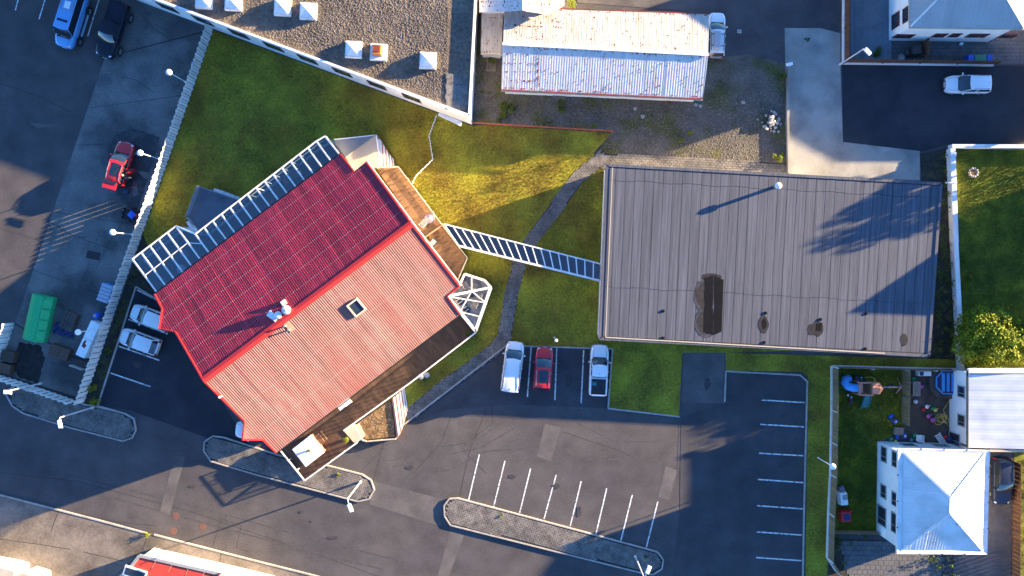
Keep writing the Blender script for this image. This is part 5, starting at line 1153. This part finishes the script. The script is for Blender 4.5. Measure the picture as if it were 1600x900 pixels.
# furniture in the corner glass room
for px,py,rz,lb in ((728,445,.4,'pale wicker chair at the narrow end of the glass corner room'),(740,446,1.2,'pale wicker chair by the white bar crossing of the glass corner room'),(748,464,3.0,'pale wicker chair on the outer side of the glass corner room'),(741,476,2.7,'pale wicker chair beside the striped sofa in the glass corner room')):
    armchair(px,py,rz,lb,zf=.9,m='cream',m2='cream')
b = G(737,461,1.4); t = thing('round_table','small round dark table inside the glass corner room','table',(b.x,b.y,.9)); part(t,'table_top',MB().lathe((0,0,.5),[(.3,0),(.3,.04)],16),'p_dark'); part(t,'pedestal',MB().lathe((0,0,0),[(.2,0),(.04,.05),(.04,.5)],8),'p_dark')
b = G(722,477,1.4); t = thing('sofa','dark striped sofa along the wall of the glass corner room','sofa',(b.x,b.y,.9),-.95); part(t,'seat',MB().box((0,0,.3),(1.8,.7,.3)),'p_dark',bevel=.04); part(t,'backrest',MB().box((0,-.32,.6),(1.8,.14,.5)),'p_grey',bevel=.04)
for k in range(5): part(t,'stripe',MB().box((-.7+k*.35,.03,.462),(.08,.6,.015)),'p_white')

# ---------------------------------------------------------------- play garden and timber deck, lower right
b = G(1360,604,1.6); t = thing('play_tower','salmon wooden play tower with blue tube slide and swing beam','play tower',(b.x,b.y,0))
g = org(t)
def lp(px,py,z): p = W(px,py,z); return (p.x-g.x,p.y-g.y,z)
tw = [lp(1343,598,1.9),lp(1363,598,1.9),lp(1363,617,1.9),lp(1343,617,1.9)]
part(t,'platform',MB().prism([(p[0],p[1]) for p in tw],1.1,1.2),'p_brown')
for p in tw: part(t,'corner_post',MB().box((p[0],p[1],1.05),(.12,.12,2.1)),'p_salmon')
for i in range(4): a,b_ = tw[i],tw[(i+1)%4]; part(t,'guard_rail',MB().bar((a[0],a[1],2.0),(b_[0],b_[1],2.0),.12,.12).bar((a[0],a[1],1.6),(b_[0],b_[1],1.6),.06,.3),'p_salmon')
part(t,'slatted_side',MB().prism([lp(*q)[:2] for q in ((1340,599,1.8),(1348,599,1.8),(1348,614,1.8),(1341,614,1.8))],1.75,1.85),'p_salmon')
ro = [lp(1364,598,2.0),lp(1374,597,2.7),lp(1380,609,2.1),lp(1373,616,2.0),lp(1364,617,2.0),lp(1366,606,2.7)]
part(t,'roof',MB().add([lp(1363,597,2.0),lp(1374,597,2.0),lp(1381,608,2.0),lp(1374,616,2.0),lp(1363,616,2.0),lp(1364,606,2.7),lp(1376,606,2.7)],[(0,5,6,1),(1,6,2),(2,6,3),(3,6,5,4),(0,4,5)]),'p_salmon')
part(t,'tube_slide',MB().tube([lp(1342,606,1.5),lp(1333,606,1.5),lp(1325,604,1.35),lp(1320,598,1.1),lp(1321,593,.85),lp(1326,592,.55)],.42,14,cap=False),'p_lblue',smooth=True)
part(t,'open_slide',MB().add([lp(1352,618,1.15),lp(1362,618,1.15),lp(1356,637,.15),lp(1345,637,.15)],[(0,1,2,3)]).bar(lp(1352,618,1.25),lp(1345,637,.22),.06,.2).bar(lp(1362,618,1.25),lp(1356,637,.22),.06,.2),'p_teal')
part(t,'climbing_wall',MB().add([lp(1340,597,1.15),lp(1354,596,1.15),lp(1348,586,.1),lp(1331,585,.1)],[(0,1,2,3)]),'p_dark')
for k,mm in enumerate(('p_blue','p_green','p_white','p_red','p_blue','p_green')): q_ = lp(1338+k%3*4,590+k//3*4,.6+k//3*.3); part(t,'climbing_hold',MB().ball(q_,.08,8),mm)
part(t,'handrail',MB().tube([lp(1352,590,.3),lp(1362,589,1.2),lp(1367,592,1.6),lp(1367,597,1.8)],.035,6),'p_yellow')
part(t,'swing_beam',MB().bar(lp(1380,605,2.1),lp(1409,605,2.1),.12,.12),'p_lilac')
part(t,'swing_leg',MB().bar(lp(1408,605,2.1),lp(1400,615,.05),.1,.1),'p_salmon'); part(t,'swing_leg',MB().bar(lp(1408,605,2.1),lp(1402,590,.05),.1,.1),'p_salmon')
part(t,'swing_seat',MB().prism([lp(*q)[:2] for q in ((1387,600,.5),(1396,599,.5),(1396,602,.5),(1387,603,.5))],.45,.5).tube([lp(1390,605,2.1),lp(1390,601,.5)],.015,5).tube([lp(1394,605,2.1),lp(1394,601,.5)],.015,5),'p_dark')
def toycar(px,py,rz,label,m,l=1.1,w=.6,zf=.05):
    b = G(px,py,zf+.3); t = thing('toy_car',label,'toy car',(b.x,b.y,zf),rz); part(t,'body',MB().box((0,0,.2),(l,w,.22),0,taper=.86),m,bevel=.06); part(t,'cabin',MB().box((-.05*l,0,.38),(l*.45,w*.8,.2),0,taper=.7),'p_dark',bevel=.03)
    part(t,'bonnet_stripe',MB().box((l*.3,0,.318),(l*.2,w*.3,.012)),'p_white')
    for a in (-.3,.3):
        for s_ in (-1,1): link('wheel',TW,t,(a*l,s_*w*.48,.12))
TW = wheel_mesh(.12,.10)[0]
toycar(1397,655,-.9,'blue ride on toy car on the play lawn','p_blue'); toycar(1330,625,1.5,'small black ride on toy car under the tube slide','p_dark',.9,.4); toycar(1409,682,.1,'blue ride on toy car by the corner of the white house','p_blue',1.2,.65,.05)
b = W(1324,617); t = single('toy_ball','white ball on the play lawn beside the black toy car','ball',(b.x,b.y,.17),MB().ball((0,0,0),.13,10),'p_white')
dkse = thing('timber_deck','dark weathered timber deck with toys beside the sheet roofed house','deck',G(1460,640,.2))
deck(dkse, [(1422,578),(1497,578),(1495,720),(1392,700),(1407,668),(1422,662)], .25, ((1422,620),(1497,620)), 'wood_grey')
b = G(1480,597,.9); t = thing('spa_pool','blue octagonal covered spa set in a timber surround','spa pool',(b.x,b.y,.25)); oc = [(math.cos(PI/8+k*PI/4)*1.28,math.sin(PI/8+k*PI/4)*1.28) for k in range(8)]
part(t,'surround',MB().prism([(-1.75,1.3),(1.35,1.3),(1.35,-1.75),(-.85,-1.75),(-1.75,-.7)],0,.55),'wood_grey'); part(t,'tub',MB().prism(oc,.55,.75),'p_navy'); part(t,'cover',MB().prism([(x*.93,y*.93) for x,y in oc],.75,.82),'p_lblue' and 'p_navy')
for k in (-.5,.0,.5): part(t,'cover_fold',MB().box((k,0,.84),(.30,1.9,.05)),'p_lblue')
for k in range(8): a,b_ = oc[k],oc[(k+1)%8]; part(t,'rim',MB().bar((a[0],a[1],.78),(b_[0],b_[1],.78),.12,.1),'p_lblue')
b = G(1430,607,.7); t = thing('garden_table','weathered wooden table against the slat screen','table',(b.x,b.y,.25))
for k in range(5): part(t,'top_plank',MB().box((-.3+k*.16,0,.72),(.145,1.5,.05)),'wood_plain')
for a in (-.3,.35):
    for s_ in (-.65,.65): part(t,'leg',MB().box((a,s_,.34),(.08,.08,.69)),'wood_plain')
b = G(1442,583,.6); t = thing('play_kitchen','white toy kitchen by the fence at the deck end','toy kitchen',(b.x,b.y,.25)); part(t,'cabinet',MB().box((0,0,.4),(1.3,.5,.8)),'p_white',bevel=.03); part(t,'hob',MB().box((-.35,0,.81),(.4,.4,.03)),'p_navy'); part(t,'shelf',MB().box((.65,-.1,.3),(.3,.3,.1)),'p_white')
for px,py,m,lb in ((1429,627,'p_white','white plastic ball near the slat screen on the deck'),(1441,640,'p_red','red toy bucket on the deck boards'),(1447,635,'p_white','white toy bottle on the deck boards'),(1460,640,'p_yellow','yellow toy digger on the deck boards'),(1456,638,'p_green','green toy shovel beside the yellow digger'),(1459,655,'p_lilac','lilac ball beside the yellow hose'),(1455,656,'p_pink','pink toy cup beside the lilac ball'),(1449,650,'p_pink','pink toy ring on the deck boards'),(1426,592,'p_green','green toy dragon by the wooden table'),(1438,604,'p_pink','pink doll beside the wooden table'),(1391,686,'p_green','green watering can at the house corner'),(1398,690,'p_yellow','yellow sand toy beside the green watering can'),(1423,687,'p_teal','teal toy mower by the white chair'),(1428,680,'p_green','green toy crate on the deck edge'),(1476,683,'p_red','red toy scooter by the white lounger'),(1482,686,'p_navy','dark blue bag beside the white lounger'),(1327,799,'p_red','small red toy shovel by the red toy house')):
    zf = .27 if px > 1400 else .05; b = G(px,py,zf); s_ = .22 if px != 1482 else .4; mb = MB().lathe((0,0,0),[(s_*.6,0),(s_*.8,s_*.5),(s_,s_),(s_*.6,s_*1.4),(s_*.2,s_*1.6)],8) if 'ball' not in lb else MB().ball((0,0,s_),s_,10)
    mb.box((s_*1.2,s_*.3,s_*.4),(s_*1.4,s_*.3,s_*.3),rnd.uniform(0,3))if 'ball' not in lb else None
    single(lb.split(' ')[-1] if False else 'toy', lb, 'toy', (b.x,b.y,zf), mb, m)
hp_ = []
for i in range(60):
    a = i/60*4*2*PI; r = .45+.25*math.sin(i*.55); hp_.append(Vector((math.cos(a)*r+.3*math.sin(i*.2), math.sin(a)*r*.8, .05+.01*(i%5))))
b = G(1471,655,.3); hs = [Vector((.9,3.6,.6)),Vector((.85,2.6,.3)),Vector((.75,1.8,.05)),Vector((.2,1.0,.05))]+hp_+[Vector((.6,-.6,.05)),Vector((1.2,-1.0,.05))]
single('garden_hose','yellow garden hose coiled on the timber deck','hose',(b.x,b.y,.27),MB().tube(hs,.03,5),'p_yellow')
b = G(1437,683,.6); armchair(1437,684,1.5,'white plastic chair at the deck edge near the house',zf=.25,m='p_white')
b = G(1470,687,.5); t = thing('sun_lounger','white slatted lounger lying at the deck end','lounger',(b.x,b.y,.25),-1.0)
for k in range(7): part(t,'slat',MB().box((-.6+k*.2,0,.32),(.12,.55,.04)),'p_white')
for s_ in (-.28,.28): part(t,'side_rail',MB().box((0,s_,.28),(1.4,.05,.06)),'p_white')
for a in (-.55,.55):
    for s_ in (-.26,.26): part(t,'leg',MB().box((a,s_,.13),(.05,.05,.26)),'p_white')
b = G(1489,650,.6); single('white_planter','long white planter box against the sheet roofed house','planter',(b.x,b.y,.25),MB().box((0,0,.25),(.28,1.2,.5),0,taper=1.05).box((0,0,.47),(.36,1.28,.06)),'p_white')
b = G(1405,674,.5); t = thing('toy_bench','weathered wooden toy bench at the play lawn edge','bench',(b.x,b.y,.05),-.1)
for k in range(4): part(t,'slat',MB().box((0,-.3+k*.2,.42),(.95,.17,.04)),'wood_plain')
for sx in (-.4,.4): part(t,'leg',MB().box((sx,0,.2),(.06,.7,.4)),'wood_plain')
b = G(1316,778,.5); t = thing('play_house','white and purple plastic toy house against the slat fence','toy house',(b.x,b.y,.04),.1)
part(t,'base',MB().box((0,0,.5),(.85,1.4,1.0),0,taper=.9),'p_white',bevel=.08); part(t,'roof',MB().box((0,.95,.6),(.7,.6,.35),.4,taper=.6),'p_pink' and 'p_lilac',bevel=.06); part(t,'door',MB().box((.1,.2,1.01),(.5,.5,.04)),'p_grey')
b = G(1320,806,.5); t = thing('toy_house','red plastic toy house with round dark window by the slat fence','toy house',(b.x,b.y,.04)); part(t,'body',MB().box((0,0,.45),(1.15,1.15,.9),0,taper=.9),'p_red',bevel=.1); part(t,'round_window',MB().lathe((.05,0,.9),[(.38,0),(.34,.04)],16),'p_navy')
# bins, barbecue and pots
for i,(px,m) in enumerate(((1517,'p_blue'),(1527,'p_bin'),(1536,'p_bin'),(1546,'p_blue'))):
    b = G(px,91,1.0); t = thing('wheelie_bin',('blue wheelie bin at the barbecue end of the row inside the fence','green wheelie bin next to the first blue bin','green wheelie bin next to the last blue bin','blue wheelie bin in the fence corner end of the row')[i],'bin',(b.x,b.y,.045),0,'wheelie bins inside the brown fence')
    part(t,'body',MB().box((0,0,.5),(.5,.6,1.0),0,taper=1.08),m,bevel=.03); part(t,'lid',MB().box((0,0,1.03),(.58,.70,.07)),m,bevel=.03); part(t,'handle',MB().box((0,.37,.95),(.4,.05,.05)),'p_dark')
b = G(1431,79,.8); t = thing('barbecue','black covered barbecue in the paved yard','barbecue',(b.x,b.y,.045)); part(t,'cover',MB().box((0,0,.55),(1.3,1.1,1.1),.1,taper=.75),'p_dark',bevel=.08); part(t,'side_shelf',MB().box((-.85,-.1,.7),(.4,.6,.06)),'p_dark')
b = G(1408,90,.3); single('stone_bowl','grey stone bowl in the paved yard beside the deck','bowl',(b.x,b.y,.045),MB().lathe((0,0,0),[(.2,0),(.38,.3),(.34,.32),(.2,.2)],14),'p_grey')
b = G(1503,68,.4); single('white_pot','round white pot standing alone in the paved yard','pot',(b.x,b.y,.045),MB().lathe((0,0,0),[(.14,0),(.17,.3),(.13,.32)],12),'p_white')
b = W(1520,270); t = thing('round_planter','round stone edged planter in the sunlit garden lawn','planter',b); part(t,'soil',MB().lathe((0,0,.04),[(.34,0),(.34,.16)],14),'mulch')
for k in range(10): a = 2*PI*k/10; part(t,'edge_stone',MB().ball((math.cos(a)*.42,math.sin(a)*.42,.14),.14,7),'stone_pale')
b = W(1203,190); t = thing('rubble_heap','heap of pale broken concrete lumps on the gravel lot','rubble',b)
for k in range(46):
    a,r = rnd.uniform(0,2*PI),abs(rnd.gauss(0,.65)); s_ = rnd.uniform(.12,.34); part(t,'lump',MB().box((math.cos(a)*r,math.sin(a)*r*1.1,max(.08,.45-r*.35)),(s_,s_*rnd.uniform(.6,1.3),s_*.7),rnd.uniform(0,3),rnd.uniform(-.6,.6),taper=.8),'stone_pale')
for px,py,s_,lb in ((992,170,.3,'grey broken slab lying on the gravel lot'),(1004,182,.35,'larger grey broken slab lying on the gravel lot'),(1087,164,.3,'small grey slab by the shed corner'),(1094,166,.28,'second small grey slab beside the shed corner'),(1161,160,.3,'white crumpled sheet lying on the gravel lot'),(1155,49,.4,'white paper litter beside the estate car')):
    b = W(px,py); single('litter_slab',lb,'debris',(b.x,b.y,.075),MB().box((0,0,0),(s_,s_*1.2,.08),rnd.uniform(0,2),taper=.85).box((s_*.4,s_*.2,.02),(s_*.6,s_*.4,.1),.8,taper=.7),'stone_pale' if 'white' in lb else 'p_grey')
b = W(781,104); t = thing('wood_pile','pallet with a wood pile leaning by the shed corner','pallet',(b.x-1.0,b.y+.1,.03))
for k in range(5): part(t,'plank',MB().box((-.3+k*.2,0,.2),(.1,1.4,.06)),'wood_plain')
part(t,'bearer',MB().box((0,.5,.09),(1.0,.1,.16)).box((0,-.5,.09),(1.0,.1,.16)),'wood_plain')
b = W(1112,104)
# ---------------------------------------------------------------- trees and shrubs
def tree(label, base, top_c, rx, rz_, nclump, per, leafm, size=.2, name='tree', trunk_r=.18):
    t = thing(name,label,'tree',base); c = top_c-base; mb = MB(); cl = []
    mb.tube([(0,0,0),(c.x*.25,c.y*.25,c.z*.35),(c.x*.6,c.y*.6,c.z*.75)],[trunk_r,trunk_r*.8,trunk_r*.5],8)
    for k in range(nclump):
        d = rng.normal(size=3); d /= np.linalg.norm(d); r = rng.uniform(.45,.95); p = (c.x+d[0]*rx*r, c.y+d[1]*rx*r, c.z+d[2]*rz_*r); cr = rx*rng.uniform(.16,.32); cl.append((*p,cr))
        if k%3 == 0: mb.tube([(c.x*.4,c.y*.4,c.z*.5),((p[0]+c.x*.4)/2,(p[1]+c.y*.4)/2,(p[2]+c.z*.5)/2+.2),p],[trunk_r*.5,trunk_r*.3,.02],5)
    part(t,'trunk',mb,'bark'); tri_soup('crown',leaf_cloud(cl,per,size),leafm,None,t); return t
tree('round leafy yellow green tree beside the white garden wall', W(1527,529), W(1546,530,2.6), 3.4,2.0, 95,190,'leaf',.24)
tree('second leafy tree crown at the picture edge behind the round tree', W(1585,535), W(1600,528,2.2), 2.2,1.6, 40,150,'leaf_dark',.24)
for i,(px,py,h,rx) in enumerate(((1640,196,7.4,1.9),(1662,216,8.3,2.0),(1700,236,8.6,2.2))):
    b = W(px,py); tree(('open crowned tree past the garden by the road bend','tall thin tree past the garden lawn','tall tree beside the gabled neighbour house')[i], b, Vector((b.x,b.y,h-2.6)), rx,2.8, 60,90,'leaf_dark',.26,'garden_tree',.14)
def shrub(label, px, py, r, h, m, n=150, size=.11):
    b = W(px,py); t = thing('shrub',label,'plant',(b.x,b.y,.03)); part(t,'stem',MB().tube([(0,0,0),(0,.02,h*.6)],.02,5),'bark')
    cl = [(rnd.gauss(0,r*.45),rnd.gauss(0,r*.45),h*rnd.uniform(.35,.8),r*.5) for _ in range(5)]; tri_soup('foliage',leaf_cloud(cl,n//5,size),m,None,t)
for a in ((1215,248,.5,.6,'leaf','bright yellow green weed beside the driveway wall'),(1219,118,.55,.7,'leaf_dark','dark shrub by the wall lamp at the driveway corner'),(233,834,.32,.4,'leaf','yellow green weed clump growing in the pavement kerb'),(529,741,.22,.3,'leaf','yellow weed on the middle paved island'),(783,805,.2,.25,'leaf','green weed on the south paved island near the bay lines'),(1010,868,.2,.25,'leaf_dark','small weed on the south island by the street lamp'),(171,546,.3,.3,'leaf_dark','green weed in the dark planting bed by the white cars'),(145,605,.5,.5,'leaf','yellow lit shrub at the lower end of the planting bed'),(150,628,.5,.5,'leaf','second lit shrub at the tip of the planting bed'),(1077,207,.3,.4,'leaf','small bush in the middle of the gravel lot'),(1063,219,.3,.4,'leaf','dry yellow bush on the sunny gravel'),(876,167,.7,.6,'leaf_dark','green weeds by the shed door step'),(790,170,.8,.5,'leaf_dark','weeds between the shed and the gravel roofed building'),(785,185,.6,.5,'leaf_dark','weeds beside the orange rail end'),(930,197,.35,.4,'leaf','weed clump beside the orange rail'),(890,5,.8,.7,'leaf','yellow bush behind the rusty gable wing'),(768,95,.4,.5,'leaf_dark','bush under the annex gutter'),(1367,83,.6,.6,'leaf_dark','green pot shrub on the blue grey deck'),(1262,62,.2,.15,'leaf_dark','small weed at the top of the driveway'),(1507,432,.7,.8,'leaf_dark','dark shrub inside the garden wall'),(1503,412,.5,.6,'leaf_dark','small dark shrub inside the garden wall')):
    shrub(a[5],a[0],a[1],a[2],a[3],a[4],int(260*a[2]/.4),.10 if a[2] < .4 else .13)
def cover(name,label,pxp,dens,h,m,size=.13):
    P = scatter([(p.x,p.y) for p in poly(pxp)],dens); cl = [(x,y,.05+rnd.uniform(.1,h),rnd.uniform(.15,.4)) for x,y in P]; o = tri_soup(name,leaf_cloud(cl,34,size),m); o['label'] = label
cover('ground_cover','dark overgrown plants between the flat building and the garden wall',[(1462,240),(1478,240),(1495,560),(1462,560),(1456,440),(1474,300)],2.6,.5,'leaf_dark')
cover('bed_ground_cover','low plants in the planting bed along the white fence',[(224,380),(240,455),(210,449),(152,630),(136,628)],1.2,.2,'leaf_dark',.10)
cover('lot_weeds','patches of weeds along the shed wall',[(742,100),(780,140),(1090,158),(1060,172),(880,168),(742,188)],1.1,.15,'leaf_dark',.11)
cover('patio_plants','dark plants along the slab patio edge',[(1301,835),(1340,835),(1365,838),(1350,846),(1311,850),(1330,905),(1312,905)],2.6,.6,'leaf_dark')
cover('drive_hedge','dark hedge plants beyond the side driveway fence',[(1588,705),(1640,705),(1640,920),(1586,920)],1.6,.7,'leaf_dark')
cover('house_front_plants','low plants in front of the white hipped house',[(1447,868),(1490,868),(1490,905),(1470,905)],2.6,.5,'leaf_dark')
